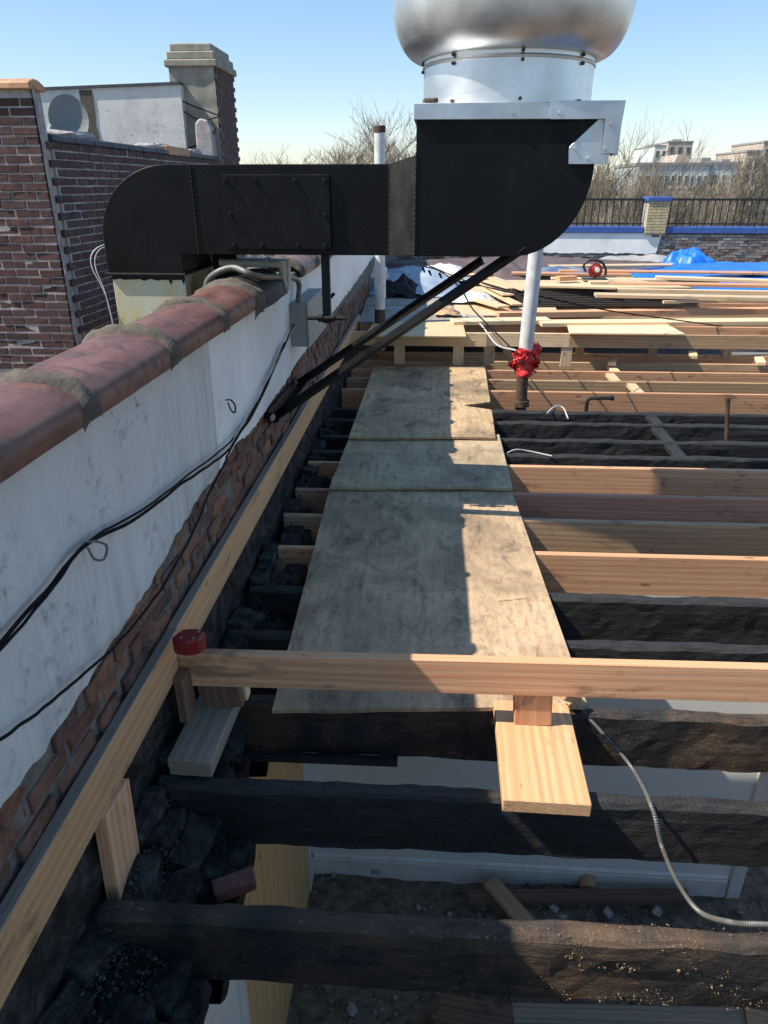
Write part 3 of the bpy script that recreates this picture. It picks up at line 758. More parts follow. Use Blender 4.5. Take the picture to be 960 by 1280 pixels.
def e3(b):
    e = .012*abs(mn.noise(V((b*30, 1, 0))))
    q = abs(b-.36)
    if q < .05: e += .26*(1-q/.05)
    return e
sheet('plywood_sheet', [gp(436,546,.066), gp(620,547,.066), gp(606,457,.03), gp(468,457,.03)], lambda a, b: .066-.036*b, M_PLY3, 'sooty plywood sheet with a torn crack by the red taped pipe', e3, seed=9, nu=40, nv=90)
a = gp(622,751,.028); b = gp(657,747,.03)
tag(MB().cyl(a+V((0,0,.006)), b+V((0,0,.004)), .003, .0025, 5).build('wood_splinter', M_PALE, None, origin=a), 'thin wood splinter lying on the plywood', 'splinter')

# ------------------------------------------------------------------ raised rail, ledger, posts, blocks
YR = gp(667, 918, .04).y + .02
LX = -.878
ZL0, ZL1 = .238, .40
zc = (ZL0+ZL1)/2
tag(board('ledger_board', (LX-.019, -.9, zc), (LX-.019, YR+.03, zc), ZL1-ZL0, .038, M_LEDG), 'fir ledger board with knots and pencil marks on the near stretch of parapet', 'board')
tag(board('ledger_board', (LX-.019, YR+.034, zc+.004), (LX-.019, 8.9, zc+.02), ZL1-ZL0, .038, M_LEDG), 'fir ledger board along the brick beyond the red chalk reel', 'board')
rl = yp(240, 818, YR); rr = yp(960, 824, YR)
sl = (rr.z-rl.z)/(rr.x-rl.x)
ztop = rl.z
A = V((LX+.002, YR+.019, ztop-.07)); B = V((2.6, YR+.019-.03, ztop-.07 + sl*.6*(2.6-LX)))
rail = tag(board('raised_rail', A, B, .142, .038, M_NEW), 'long fir rail standing on edge across the plywood sheet', 'rail')
def zr(x): return A.z + (B.z-A.z)*(x-A.x)/(B.x-A.x) - .071
# thick plank under the rail post, with its post
p0 = [gp(628,1010,.035), gp(739,1008,.035)]; p1 = [gp(614,882,.035), gp(712,882,.035)]
ca = (p0[0]+p0[1])/2; cb = (p1[0]+p1[1])/2
ca.z = cb.z = .030
tag(board('thick_plank', ca, cb, (p0[1]-p0[0]).length*.98, .052, M_PLNK, up=(1,0,0)), 'thick short fir plank lying over two charred joists under a post', 'plank')
xm = (gp(641,918,.056).x + gp(692,918,.056).x)/2
pz0 = .055
tag(board('rail_post', (xm+.004, YR+.03, pz0), (xm-.006, YR+.026, zr(xm)+.001), .135, .045, M_NEW, up=(1,0,0)), 'short fir post under the raised rail on the thick plank', 'post')
tag(board('wedge_block', gp(702,868,.10), gp(722,873,.05), .03, .045, M_TAN), 'small tilted wood wedge behind the rail post on the plywood', 'wedge')
# grey plank and blocks at the wall end of the rail
q0 = [gp(210,957,.04), gp(264,962,.04)]
cen = (q0[0]+q0[1])/2; wq = (q0[1]-q0[0]).length
far = V((cen.x+.012, YR+.22, 0))
for zz, m, nme in ((.052, M_GREY, 'upper'), (.0175, M_GREY, 'lower')):
    o = board('grey_plank', V((cen.x, cen.y, zz)), V((far.x, far.y, zz)), wq-.004*(nme == 'lower'), .034, m, up=(1,0,0))
    tag(o, 'grey weathered plank end under the corner blocks, ' + nme + ' of the pair', 'plank')
zt = .068
x0 = yp(247, 880, YR).x; x1 = yp(298, 880, YR).x
tag(board('corner_block', ((x0+x1)/2+.012, YR+.035, zt), ((x0+x1)/2, YR+.03, zr(-.7)+.002), x1-x0, .04, M_OLD, up=(1,0,0)), 'brown wood block standing under the wall end of the rail', 'block')
tag(board('corner_block', ((x0+x1)/2+.045, YR+.085, zt), ((x0+x1)/2+.04, YR+.08, .20), .10, .05, M_PALE, up=(1,0,0)), 'pale wood offcut behind the brown block under the rail end', 'block')
tag(board('corner_post', (x0-.026, YR-.035, zt), (x0-.03, YR-.03, ZL0+.02), .038, .085, M_OLD, up=(1,0,0)), 'narrow dark stud beside the brown block under the ledger', 'post')
# leaning block under the near ledger
ka, kb = xp(147, 1158, -.882), xp(173, 1103, -.882)
km = (ka+kb)/2
tag(board('leaning_block', (-.882, km.y, min(ka.z, kb.z)+.01), (-.886, km.y+.035, ZL0-.001), abs(kb.y-ka.y), .042, M_NEW, up=(0,1,.15)), 'leaning fir block propped between the near ledger and a charred joist', 'block')
# red chalk reel on the ledger corner
cr = gp(238, 812, ZL1); cr.z = ZL1
t = thing('chalk_line_reel', cr, 'small red plastic chalk line reel on the ledger corner', 'chalk reel')
hexp = [(a*1.02, b*1.02) for a, b in [(-.052,-.018),(-.032,.033),(.02,.04),(.053,.022),(.046,-.026),(.006,-.044),(-.035,-.038)]]
MB().prism([(cr.x+a, cr.y+b) for a, b in hexp], 'z', cr.z+.001, cr.z+.062).build('case', M_REDP, t, bevel=.007)
MB().cyl(cr+V((-.012,.036,.024)), cr+V((-.014,.068,.026)), .010, .013, 10).build('line_nozzle', M_REDP, t)
for dx, dy in ((-.03,.012),(.03,.016),(.025,-.022),(-.018,-.022)):
    MB().cyl(cr+V((dx,dy,.061)), cr+V((dx,dy,.0645)), .004, .004, 8).build('screw', M_GALV, t)
# fallen brick on the ledge
pf = gp(293, 1106, -.20)
tag(link('fallen_brick', rough_box_mesh('fallen_brick', .135, .06, .05, .004, 77, 2), None, Matrix.Translation(pf) @ Euler((.1,-.05,.42)).to_matrix().to_4x4(), M_BRKR), 'broken red brick lying on the charred ledge', 'brick')
# flexible metal conduit
def catm(P, n=14):
    P = [V(p) for p in P]; P = [P[0]*2-P[1]] + P + [P[-1]*2-P[-2]]; out = []
    for i in range(1, len(P)-2):
        for k in range(n):
            t_ = k/n; a, b, c, d = P[i-1:i+3]
            out.append(.5*((2*b) + (c-a)*t_ + (2*a-5*b+4*c-d)*t_*t_ + (3*b-a-3*c+d)*t_**3))
    out.append(P[-2]); return out
y3 = jy(4, .5); y2 = jy(3, .8); y1 = jy(2, .9)
pts = [gp(728,889,.0), yp(752,915,y3-.03), yp(790,960,y3-.16), gp(815,1010,.012), yp(828,1060,y2-.06), yp(848,1105,y2-.16), yp(875,1140,y1+.20), gp(915,1153,.016), gp(965,1156,.016), gp(1040,1162,.016), gp(1300,1172,.016), gp(1500,1185,-.5)]
cp = catm(pts, 34)
rad = [.0068 + .0014*(1 if k % 2 else -1) for k in range(len(cp))]
tag(MB().tube(cp, rad, 8).build('metal_conduit', M_FLEX, None, smooth=True, angle=20, origin=cp[0]), 'ribbed flexible metal conduit draped over the charred joists', 'conduit')
# ------------------------------------------------------------------ black grease duct with hood
HY0, HY1 = 3.62, 4.48                                         # hood front and back
DY0, DY1 = 3.86, 4.40                                         # duct run front and back
hl = yp(518, 320, HY0).x; hr = yp(745, 190, HY0).x
hz0 = yp(518, 320, HY0).z; hz1 = yp(630, 148, HY0).z
dz0 = yp(420, 319, DY0).z; dz1 = yp(420, 205, DY0).z
dxl = yp(128, 290, DY0).x; dxi = yp(229, 330, DY0).x
zfl = yp(180, 341, DY0).z
DU = thing('grease_duct', ((hl+hr)/2, (HY0+HY1)/2, hz0), 'black painted kitchen exhaust duct with elbow crossing over the parapet', 'duct')
R_ = hr - yp(640, 318, HY0).x
zcv = yp(745, 205, HY0).z
hood = [(hl, hz0), (hl, hz1), (hr, hz1)]
for i in range(15):
    a = math.pi/2*i/14
    hood.append((hr - R_ + R_*math.cos(a), zcv - (zcv-hz0)*math.sin(a)))
MB().prism(hood, 'y', HY0, HY1).build('hood_box', M_BLK, DU, bevel=.003)
xt = yp(486, 260, DY0).x
mb = MB(); mb.add([(xt,DY0,dz0),(xt,DY1,dz0),(xt,DY1,dz1),(xt,DY0,dz1),(hl,HY0+.01,hz0+.004),(hl,HY1-.01,hz0+.004),(hl,HY1-.01,dz1+.03),(hl,HY0+.01,dz1+.03)],
       [(0,3,7,4),(3,2,6,7),(2,1,5,6),(1,0,4,5)]); mb.build('transition', M_BLK2, DU)
xe = yp(243, 260, DY0).x
MB().box((xe, DY0, dz0), (xt, DY1, dz1)).build('duct_run', M_BLK, DU, bevel=.003)
el = [(xe, dz1)]
RX = yp(207, 207, DY0).x - dxl; RZ = dz1 - yp(128, 300, DY0).z
for i in range(15):
    a = math.pi/2 + math.pi/2*i/14
    el.append((dxl+RX + RX*math.cos(a), dz1 - RZ + RZ*math.sin(a)))
el += [(dxl, zfl), (dxi, zfl), (dxi, dz0), (xe, dz0)]
MB().prism(el, 'y', DY0-.003, DY1+.003).build('elbow', M_BLK, DU, bevel=.003)
MB().box((dxl-.012, DY0-.016, zfl-.012), (dxi+.012, DY1+.016, zfl)).build('flange', M_BLK2, DU, bevel=.002)
MB().box((dxl+.014, DY0+.006, -6.0), (dxi-.002, DY1-.006, zfl-.012)).build('rusty_riser', M_RUSTY, DU, bevel=.003)
mb = MB()                                                      # dripped paint skirt
n = 40
xs = [dxl+.012 + (dxi-dxl-.012)*i/n for i in range(n+1)]
zl = [zfl-.035-.012*mn.noise(V((x*30,0,0))) - (.10*max(0, mn.noise(V((x*70, 8, 0)))-.25) if x > dxl+.18 else 0) for x in xs]
mb.add([(x, DY0+.003, zfl-.013) for x in xs] + [(x, DY0+.003, z) for x, z in zip(xs, zl)], [(i, i+1, n+2+i, n+1+i) for i in range(n)])
mb.build('paint_drips', M_BLK, DU)
# seams
for x, y, a, b in ((xe, DY0, dz0, dz1), (xt, DY0, dz0, dz1), (hl, HY0, hz0, dz1+.04)):
    mb = MB(); k = 60
    mb.tube([(x+.002*mn.noise(V((i*.7,x,0))), y-.003, a+(b-a)*i/k) for i in range(k+1)], [.003+.0016*math.sin(i*2.1) for i in range(k+1)], 6)
    mb.build('weld_seam', M_BLK2, DU)
# access panel
pl, pr = yp(279, 260, DY0-.02).x, yp(413, 260, DY0-.02).x
pz0_, pz1_ = yp(345, 312, DY0-.02).z, yp(345, 218, DY0-.02).z
ap = MB().box((pl, DY0-.022, pz0_), (pr, DY0-.001, pz1_)).build('access_panel', M_BLK, DU, bevel=.003)
W_p, H_p = pr-pl, pz1_-pz0_
for fx, fz in ((.04,.93),(.32,.93),(.68,.93),(.95,.93),(.06,.48),(.95,.48),(.07,.07),(.34,.07),(.68,.07),(.94,.07)):
    c = V((pl+W_p*fx, DY0-.022, pz0_+H_p*fz))
    MB().cyl(c, c-V((0,.024,0)), .0045, .0045, 7).cyl(c, c-V((0,.008,0)), .011, .011, 6).build('stud', M_BLK2, ap)
# galvanised curb frame and corner brackets
cr_ = yp(777, 150, HY0-.02).x; cz0, cz1 = yp(640, 149, HY0-.02).z, yp(640, 128, HY0-.02).z
cf = MB()
cf.box((hl-.012, HY0-.02, cz0), (cr_, HY0+.0, cz1)); cf.box((hl-.012, HY1, cz0), (cr_, HY1+.02, cz1))
cf.box((hl-.012, HY0, cz0), (hl+.006, HY1, cz1)); cf.box((cr_-.02, HY0, cz0), (cr_, HY1, cz1)); cf.box((hl, HY0, cz1-.008), (cr_-.02, HY1, cz1-.002))
curb = cf.build('curb_frame', M_GALV, DU, bevel=.002)
bz = yp(740, 205, HY0-.03).z
poly = [(yp(712,202,HY0-.03).x, bz), (yp(712,184,HY0-.03).x, yp(712,184,HY0-.03).z), (yp(752,146,HY0-.03).x, yp(752,146,HY0-.03).z), (yp(766,150,HY0-.03).x, yp(757,150,HY0-.03).z), (yp(766,188,HY0-.03).x, yp(757,188,HY0-.03).z), (yp(757,205,HY0-.03).x, bz)]
brk = MB().prism(poly, 'y', HY0-.016, HY0-.002).build('corner_gusset', M_GALV, DU, bevel=.001)
poly = [(yp(688,147,HY0-.03).x, cz0-.002), (yp(688,126,HY0-.03).x, cz1+.004), (cr_+.006, cz1+.004), (yp(770,192,HY0-.03).x, yp(770,192,HY0-.03).z), (yp(753,192,HY0-.03).x, yp(753,192,HY0-.03).z), (yp(757,146,HY0-.03).x, cz0-.002)]
brk2 = MB().prism(poly, 'y', HY0-.034, HY0-.021).build('corner_bracket', M_GALV, DU, bevel=.001)
MB().box((cr_-.01, HY0+.04, cz0-.14), (cr_+.016, HY0+.10, cz0-.02)).build('hinge_leg', M_GALV, DU, bevel=.002)
for (u, v, y) in ((764,155,HY0-.036),(757,186,HY0-.036),(719,186,HY0-.018),(700,141,HY0-.036),(641,141,HY0-.022),(735,198,HY0-.018)):
    c = yp(u, v, y); MB().cyl(c+V((0,.004,0)), c-V((0,.006,0)), .009, .008, 6).build('bolt', M_GALV, brk2)
# mortar droppings on the curb
tag(link('mortar_dropping', rough_box_mesh('mortar_dropping', .07, .03, .025, .012, 5, 2), DU, Matrix.Translation((hl+.06, HY0+.01, cz1+.006)), M_CEM), 'small crust of mortar on the curb')
# diagonal struts down to the wall
def angle_bar(name, a, b, w, m, parent, up):
    M = frame(a, b, up); L = (V(b)-V(a)).length
    mb = MB()
    mb.obox(M @ Matrix.Translation((0, 0, -w/2+.003)), L, w, .006); mb.obox(M @ Matrix.Translation((0, -w/2+.003, .003)), L, .006, w-.006)
    return mb.build(name, m, parent)
for (wu, wv), (hu, hv), yh in (((343,519),(652,308),HY0+.03),((372,478),(598,326),HY1-.06)):
    a = xp(wu, wv, PX+.012); b = yp(hu, hv, yh)
    d = (b-a).normalized()
    angle_bar('strut', a - d*.01, b + d*.02, .052, M_BLK, DU, (0,-1,.6))
sa, sb = xp(340,522,PX+.018), xp(378,474,PX+.018)
angle_bar('wall_angle', sa, sb, .06, M_BLK, DU, (1,0,.2))
tag(MB().box(tuple(sa+V((-.005,-.03,-.012))), tuple(sa+V((.012,.03,.012)))).build('worn_end', M_GALV, DU), 'bare metal worn end of the wall angle')
# hanger leg with threaded rod
hx = yp(407, 360, DY0+.05)
za = yp(405, 404, DY0+.05).z
MB().box((hx.x-.02, DY0+.05, za), (hx.x+.022, DY0+.09, dz0+.001)).build('hanger_leg', M_BLK2, DU, bevel=.002)
zr_ = za+.03
MB().cyl((yp(384,402,DY0+.03).x, DY0+.03, zr_), (yp(432,402,DY0+.03).x, DY0+.03, zr_), .011, .011, 10).build('threaded_rod', M_BLK2, DU)
for dx in (-.03, .035): MB().cyl((hx.x+dx-.012, DY0+.03, zr_), (hx.x+dx+.012, DY0+.03, zr_), .022, .022, 6).build('nut', M_BLK2, DU)
# dark sheet piece behind the elbow throat
MB().box((dxi+.004, DY1-.03, zfl-.22), (dxi+.15, DY1-.02, dz0-.001)).build('throat_sheet', M_BLK2, DU)

# ------------------------------------------------------------------ exhaust fan
FC = V((yp(634, 100, (HY0+HY1)/2).x, (HY0+HY1)/2, cz1))
FY = FC.y
zo = lambda v, r=0: yp(634, v, FY-r).z - cz1
r_n = (yp(737,110,FY).x - yp(530,110,FY).x)/2
r_b = (yp(790,5,FY).x - yp(489,5,FY).x)/2
FAN = thing('exhaust_fan', FC, 'large round spun aluminium rooftop exhaust fan above the black duct', 'fan')
zn = yp(530, 78, FY).z - cz1; zw = yp(489, 2, FY).z - cz1
MB().lathe([(r_n+.004, -.006), (r_n+.004, zn), (r_n-.02, zn), (r_n-.02, -.006)], FC, 72, True).build('neck', M_ALU, FAN, smooth=True)
MB().lathe([(r_n+.010, zn-.035), (r_n+.012, zn-.028), (r_n+.006, zn-.02), (r_n+.006, zn-.034)], FC, 72, True).build('neck_bead', M_ALU, FAN, smooth=True)
pb_ = []
for i in range(17):
    a = math.pi/2*i/16
    pb_.append((r_n+.008 + (r_b-r_n-.008)*math.sin(a)**.8, zn-.004 + (zw-zn)*(1-math.cos(a))**.9))
outer = pb_ + [(r_b, zw+.02), (r_b+.01, zw+.03), (r_b+.01, zw+.045), (r_b-.015, zw+.05), (r_b-.05, zw+.16), (r_b-.06, zw+.42)]
inner = [(r - .006, z+.004) for r, z in reversed(outer)]
MB().lathe(outer + inner, FC, 96, True).build('wind_band', M_ALU, FAN, smooth=True, angle=50)
MB().lathe([(0.02, zw+.62), (.2, zw+.6), (.27, zw+.5), (.28, zw+.12), (.02, zw+.1)], FC, 40).build('motor_dome', M_ALU, FAN, smooth=True)
for k in range(4):
    a = math.pi/4 + k*math.pi/2
    MB().box((-.0, -.0, -.0), (.0, .0, .0))
    p = V((math.cos(a), math.sin(a), 0))
    MB().cyl(FC+p*.25+V((0,0,zw+.3)), FC+p*(r_b-.07)+V((0,0,zw+.3)), .012, .012, 6).build('motor_brace', M_ALU, FAN)
for k in range(8):
    a = -math.pi/2 + .07 + k*math.pi/4
    p = V((math.cos(a), math.sin(a), 0))
    for z in (zn-.045, zn-.012, .02):
        MB().cyl(FC+p*r_n+V((0,0,z)), FC+p*(r_n+.016)+V((0,0,z)), .008, .007, 7).build('screw', M_RUST, FAN)

# ------------------------------------------------------------------ vent pipes
pbse = gp(651, 508, 0); yv = pbse.y
VP = thing('vent_pipe', pbse, 'scuffed white vent pipe with bright red tape over a rusty base', 'pipe')
def px_(u, v): return yp(u, v, yv)
top = px_(673, 285); red = px_(656, 447)
MB().cyl(px_(652,500)+V((0,0,-.25)), px_(654.5,452), .052, .052, 20).build('iron_stub', M_RUST, VP, smooth=True)
MB().cyl(px_(651,507), px_(651.5,500), .075, .072, 20).build('hub_ring', M_RUST, VP, smooth=True)
MB().cyl(red, top + (top-red)*.45, .062, .061, 24).build('pipe', M_PVC, VP, smooth=True)
def wrap(a, b):
    th = 2*math.pi*a; s_ = math.sin(math.pi*min(1, b*1.02))
    r = .064 + .012*s_ + .012*mn.noise(V((math.cos(th)*4, math.sin(th)*4, b*6)))
    p = px_(655,470)*(1-b) + px_(657,436)*b
    return p + V((math.cos(th)*r, math.sin(th)*r, 0))
mb = MB(); mb.grid(wrap, 30, 10)
trn = random.Random(5)
for k in range(46):                                           # crumpled tails of tape
    th = trn.uniform(0, 2*math.pi); b = trn.betavariate(2, 2)
    p = px_(655,472)*(1-b) + px_(657,434)*b
    R0 = .066 + trn.uniform(0, .035)
    c0 = p + V((math.cos(th)*R0, math.sin(th)*R0, trn.uniform(-.02,.02)))
    Mx = Euler((trn.uniform(-1,1), trn.uniform(-1,1), th + math.pi/2 + trn.uniform(-.7,.7))).to_matrix()
    sx, sz = trn.uniform(.03,.06), trn.uniform(.025,.055)
    mb.grid(lambda a, q, c0=c0, Mx=Mx, sx=sx, sz=sz, k=k: c0 + Mx @ V(((a-.5)*2*sx, .022*mn.noise(V((a*3+k, q*3, 0))) + .012*abs(mn.noise(V((a*7, q*7, k)))), (q-.5)*2*sz)), 4, 4)
mb.build('red_tape', M_REDT, VP, smooth=True, angle=18)
y2_ = 8.55
q0_ = yp(475, 394, y2_); q1_ = yp(475, 158, y2_)
VP2 = thing('vent_pipe', q0_, 'tall white vent pipe with rusty top and coupling behind the duct', 'pipe')
MB().cyl(q0_+V((0,0,-.4)), V((q0_.x, y2_, q1_.z)), .058, .058, 24).build('pipe', M_PVC, VP2, smooth=True)
MB().cyl(yp(475,166,y2_), V((q0_.x, y2_, q1_.z+.004)), .062, .062, 24).build('rusty_collar', M_RUST, VP2, smooth=True)
MB().cyl(yp(475,347,y2_), yp(475,334,y2_), .078, .078, 24).cyl(yp(475,372,y2_), yp(475,347,y2_), .068, .066, 24).build('coupling', M_PVC, VP2, smooth=True)
for s_ in (-1, 1): MB().box(tuple(yp(475,345,y2_)+V((s_*.075-.02,-.03,-.02))), tuple(yp(475,345,y2_)+V((s_*.075+.02,.03,.03)))).build('clamp_ear', M_PVC, VP2)
MB().cyl(q0_+V((0,0,-.1)), q0_+V((0,0,.07)), .064, .062, 20).build('iron_stub', M_RUST, VP2, smooth=True)
# iron stubs poking between the joists
e0 = gp(733, 509, 0)
tag(MB().tube([e0+V((0,0,-.2)), e0+V((0,0,.05)), e0+V((.01,0,.075)), e0+V((.035,0,.085)), e0+V((.22,.0,.09))], .017, 10).tube([e0+V((.20,0,.09)), e0+V((.235,0,.09))], .022, 10).build('elbow_pipe', M_BLK2, None, smooth=True, origin=e0), 'black bent gas pipe stub rising beside a fresh joist', 'pipe')
e1 = gp(916, 546, 0)
tag(MB().cyl(e1+V((0,0,-.3)), yp(910,499,e1.y), .017, .017, 10).cyl(yp(910,502,e1.y), yp(909.5,497,e1.y), .02, .02, 10).build('pipe_stub', M_RUST, None, smooth=True, origin=e1), 'thin upright iron pipe stub between charred joists', 'pipe')
cc = catm([gp(684,516,.012), gp(694,508,.03), gp(704,510,.012), gp(710,523,.012)], 8)
tag(MB().tube(cc, .007, 6).build('wire_loop', M_CABLEW, None, smooth=True, origin=cc[0]), 'short pale wire loop lying over a charred joist', 'wire')
cc = catm([gp(634,566,.012), gp(645,562,.03), gp(662,564,.014), gp(690,570,.012)], 8)
tag(MB().tube(cc, .005, 6).build('wire_loop', M_CABLEW, None, smooth=True, origin=cc[0]), 'thin pale wire beside the plywood over a black joist', 'wire')

# ------------------------------------------------------------------ cables and boxes on the parapet
CX = PX + .022
def wallcable(px, label, r, mat=M_CABLE, off=0, seed=0):
    P = [xp(u, v, CX+off) for u, v in px]
    c = catm(P, 16)
    c = [p + V((.004*mn.noise(V((i*.2, seed, 0))), 0, .004*mn.noise(V((i*.17, seed, 5))))) for i, p in enumerate(c)]
    return tag(MB().tube(c, r, 8).build('wall_cable', mat, None, smooth=True, origin=P[0]), label, 'cable')
wallcable([(-80,892),(0,803),(60,736),(108,681),(170,648),(230,603),(275,572),(290,555),(320,510),(352,440),(368,405)], 'thick black cable sagging along the grey parapet, tied with wire', .0052)
wallcable([(-80,905),(0,812),(64,738),(110,677),(180,636),(240,590),(292,548),(322,502),(356,428)], 'black cable running with the thick one, slack over the white paint', .0038, off=.008, seed=3)
wallcable([(-60,960),(0,925),(60,880),(110,838),(160,790),(205,730),(240,668),(262,615),(278,585),(288,562),(298,545),(330,490),(354,432)], 'single thin black cable hanging lowest on the parapet', .0042, off=.004, seed=6)
wallcable([(286,560),(300,535),(322,496),(350,445),(372,400),(378,385)], 'pale weathered cable beside the black bundle at the white paint', .0026, M_CABLEW, .010, 9)
def tie(u, v, label, mat, s_=1.0):
    p = xp(u, v, CX+.004)
    c = catm([p, p+V((.02,.02*s_,-.004)), p+V((.03,.055*s_,-.035)), p+V((.03,.03*s_,-.06)), p+V((.02,.0,-.045)), p+V((.01,-.005,-.01))], 8)
    tag(MB().tube(c, .0035, 6).build('cable_tie', mat, None, smooth=True, origin=p), label, 'cable tie')
tie(105, 679, 'grey wire tie loop round the black cable bundle', M_FLEX)
tie(282, 500, 'small black wire loop sticking out of the white paint', M_CABLE, .6)
# grey box
bx0 = xp(366, 398, PX+.01)
EB = thing('electrical_box', bx0, 'grey metal electrical box on the white parapet beside the hanger leg', 'electrical box')
ya, yb = xp(363,400,PX).y, xp(388,400,PX).y
zu, zd = xp(375,372,PX+.02).z, xp(375,426,PX+.02).z
MB().box((PX-.005, ya, zd), (PX+.105, yb-.02, zu)).build('case', M_BOX, EB, bevel=.004)
MB().box((PX+.105, ya-.008, zd-.008), (PX+.118, yb-.012, zu+.008)).build('cover', M_BOX, EB, bevel=.003)
MB().box((PX+.118, yb-.10, zu-.16), (PX+.15, yb-.04, zu-.06)).build('switch_body', M_BOX, EB, bevel=.004)
MB().cyl((PX+.14, yb-.07, zu-.08), (PX+.19, yb-.05, zu-.03), .012, .012, 8).build('switch_lever', M_CABLE, EB)
cpt = catm([V((-1.2, 3.86, 1.30)), V((-1.16, 3.84, 1.40)), V((-1.03, 3.82, 1.455)), V((-.90, 3.84, 1.41)), V((PX+.04, ya+.06, 1.30)), V((PX+.045, ya+.06, zu-.002))], 12)
tag(MB().tube(cpt, .017, 10).build('conduit_pipe', M_FLEX, None, smooth=True, origin=cpt[0]), 'grey conduit arched over the parapet into the electrical box', 'conduit')
for k, (dy, l_) in enumerate(((.28, 'white plastic pipe run laid across the parapet top under the duct'), (.42, 'second white pipe run across the parapet top behind the first'))):
    pp = [V((-1.22, 3.98+dy, 1.44)), V((-.86, 3.98+dy, 1.43))]
    tag(MB().cyl(pp[0], pp[1], .02, .02, 12).cyl(pp[0]*.35+pp[1]*.65, pp[0]*.25+pp[1]*.75, .028, .028, 12).cyl(pp[1]+V((0,0,-.16)), pp[1]+V((0,0,.02)), .02, .02, 12).build('plastic_pipe', M_PVC, None, smooth=True, origin=pp[0]), l_, 'pipe')
# loose wires hanging off the elbow
for k, m in enumerate((M_CABLEW, M_CABLE, M_CABLEW)):
    c = catm([V((dxl+.02, DY0+.12, zfl+.13+.01*k)), V((dxl-.05-.012*k, DY0+.05, zfl+.11)), V((dxl-.075-.01*k, DY0+.02, zfl+.03)), V((dxl-.03, DY0, zfl-.14)), V((dxl+.0, DY0-.02, zfl-.5)), V((dxl+.0, DY0-.02, zfl-1.2))], 10)
    tag(MB().tube(c, .0032, 6).build('loose_wire', m, None, smooth=True, origin=c[0]), ['pale wire curling off the duct elbow, outermost but one', 'black wire hanging off the duct elbow', 'pale wire looping widest off the duct elbow'][k], 'wire')
# ------------------------------------------------------------------ raised deck and rails at the far end
ZD = .36
def rail_at(y, x0, x1, m, label, z=ZD, w=.15, dy=0):
    return tag(board('deck_rail', (x0, y, z-w/2), (x1, y+dy, z-w/2), w, .04, m), label, 'rail')
b0 = gp(492, 455, 0); YD = b0.y
fl0 = yp(440, 425, YD).x; fr0 = yp(609, 420, YD).x; xb = yp(713, 424, YD).x
rail_at(YD, fl0, fr0-.002, M_PALE, 'front beam of the plywood deck by the parapet on two posts')
rail_at(YD+.03, fr0, xb-.003, M_PALE, 'pale front rail beside the red taped pipe')
rail_at(YD+.03, xb, 7.5, M_TAN, 'brown grained front rail carrying a light board')
for u, l in ((499,'deck post under the beam nearest the parapet'), (573,'deck post under the beam at the plywood corner'), (612,'dark short post behind the pale front rail'), (709,'short post under the joint of the front rails')):
    x = yp(u, 440, YD).x
    tag(board('deck_post', (x, YD+.045, -.01), (x, YD+.043, ZD-.13), .12, .05, M_PALE if u != 612 else M_TAN, up=(1,0,0)), l, 'post')
for k in range(9):
    y = YD + .55 + k*.62
    rail_at(y, LX+.02, 7.5, (M_NEW, M_TAN, M_PALE)[k % 3], 'raised deck rail running under the lumber piles')
    SC.collection.objects[-1]['group'] = 'rails under the lumber'
for k in range(8):
    x = .9 + k*.85
    tag(board('deck_post', (x, YD+.60, -.01), (x, YD+.60, ZD-.14), .1, .05, M_TAN, up=(1,0,0)), 'stubby post under a rear deck rail', 'post', 'stubby posts under the rear rails')
# offcuts standing on joists in front
for u, v in ((765,452),(950,452),(866,444)):
    p = gp(u, v, .03)
    tag(board('offcut', p+V((-.03,-.12,.0)), p+V((.03,.12,.012)), .09, .04, M_PALE, up=(1,0,.1)), 'pale wood offcut resting on the roof joists before the front rail', 'offcut', 'offcuts on the joists')
def flat(name, pts, z, th, mat, label, cat, group=None, tilt=0):
    """flat sheet or plank from pixel corners of its top face"""
    P = [gp(u, v, z) for u, v in pts]
    mb = MB(); n = len(P)
    c = sum(P, V((0,0,0)))/n
    mb.add([p + V((0,0,tilt*(p.y-c.y))) for p in P] + [p + V((0,0,tilt*(p.y-c.y)-th)) for p in P], [tuple(range(n)), tuple(range(2*n-1, n-1, -1))] + [(i, n+i, n+(i+1)%n, (i+1)%n) for i in range(n)])
    return tag(mb.build(name, mat, None, bevel=.003, origin=c), label, cat, group)
flat('deck_sheet', [(456,419),(583,420),(578,401),(468,401)], ZD+.02, .018, M_PLYN, 'clean plywood deck sheet at the front by the struts', 'plywood')
flat('deck_sheet', [(448,402),(606,402),(602,382),(455,382)], ZD+.021, .018, M_PLYG, 'greyed plywood deck sheet behind the front one', 'plywood')
flat('deck_sheet', [(455,381),(570,381),(560,358),(462,358)], ZD+.022, .018, M_PLYG, 'greyed plywood deck sheet round the tall vent pipe', 'plywood')
flat('deck_sheet', [(571,394),(700,394),(680,358),(562,358)], ZD+.024, .018, M_PLYN, 'clean plywood sheet lying behind the red taped pipe', 'plywood')
def plank(u0, v0, u1, v1, z, w, th, mat, label, group=None):
    """front-top edge given in pixels at height z"""
    a, b = gp(u0, v0, z), gp(u1, v1, z)
    d = (b-a).normalized(); nrm = V((-d.y, d.x, 0))
    o = nrm*w/2 + V((0,0,-th/2))
    return tag(board('plank', a+o, b+o, w, th, mat, up=tuple(nrm)), label, 'plank', group)
plank(567,402,690,400,ZD+.06,.24,.045,M_PALE,'pale short plank beyond the plywood deck corner')
flat('loose_board', [(712,416),(856,417),(832,404),(709,405)], ZD+.022, .02, M_PALE, 'light loose board on the brown front rail', 'board')
LP = 'long pale plank in the lumber pile by the blue tarp'
plank(678,404,1010,401,ZD+.05,.24,.045,M_PALE,'broad pale plank laid in front of the lumber pile')
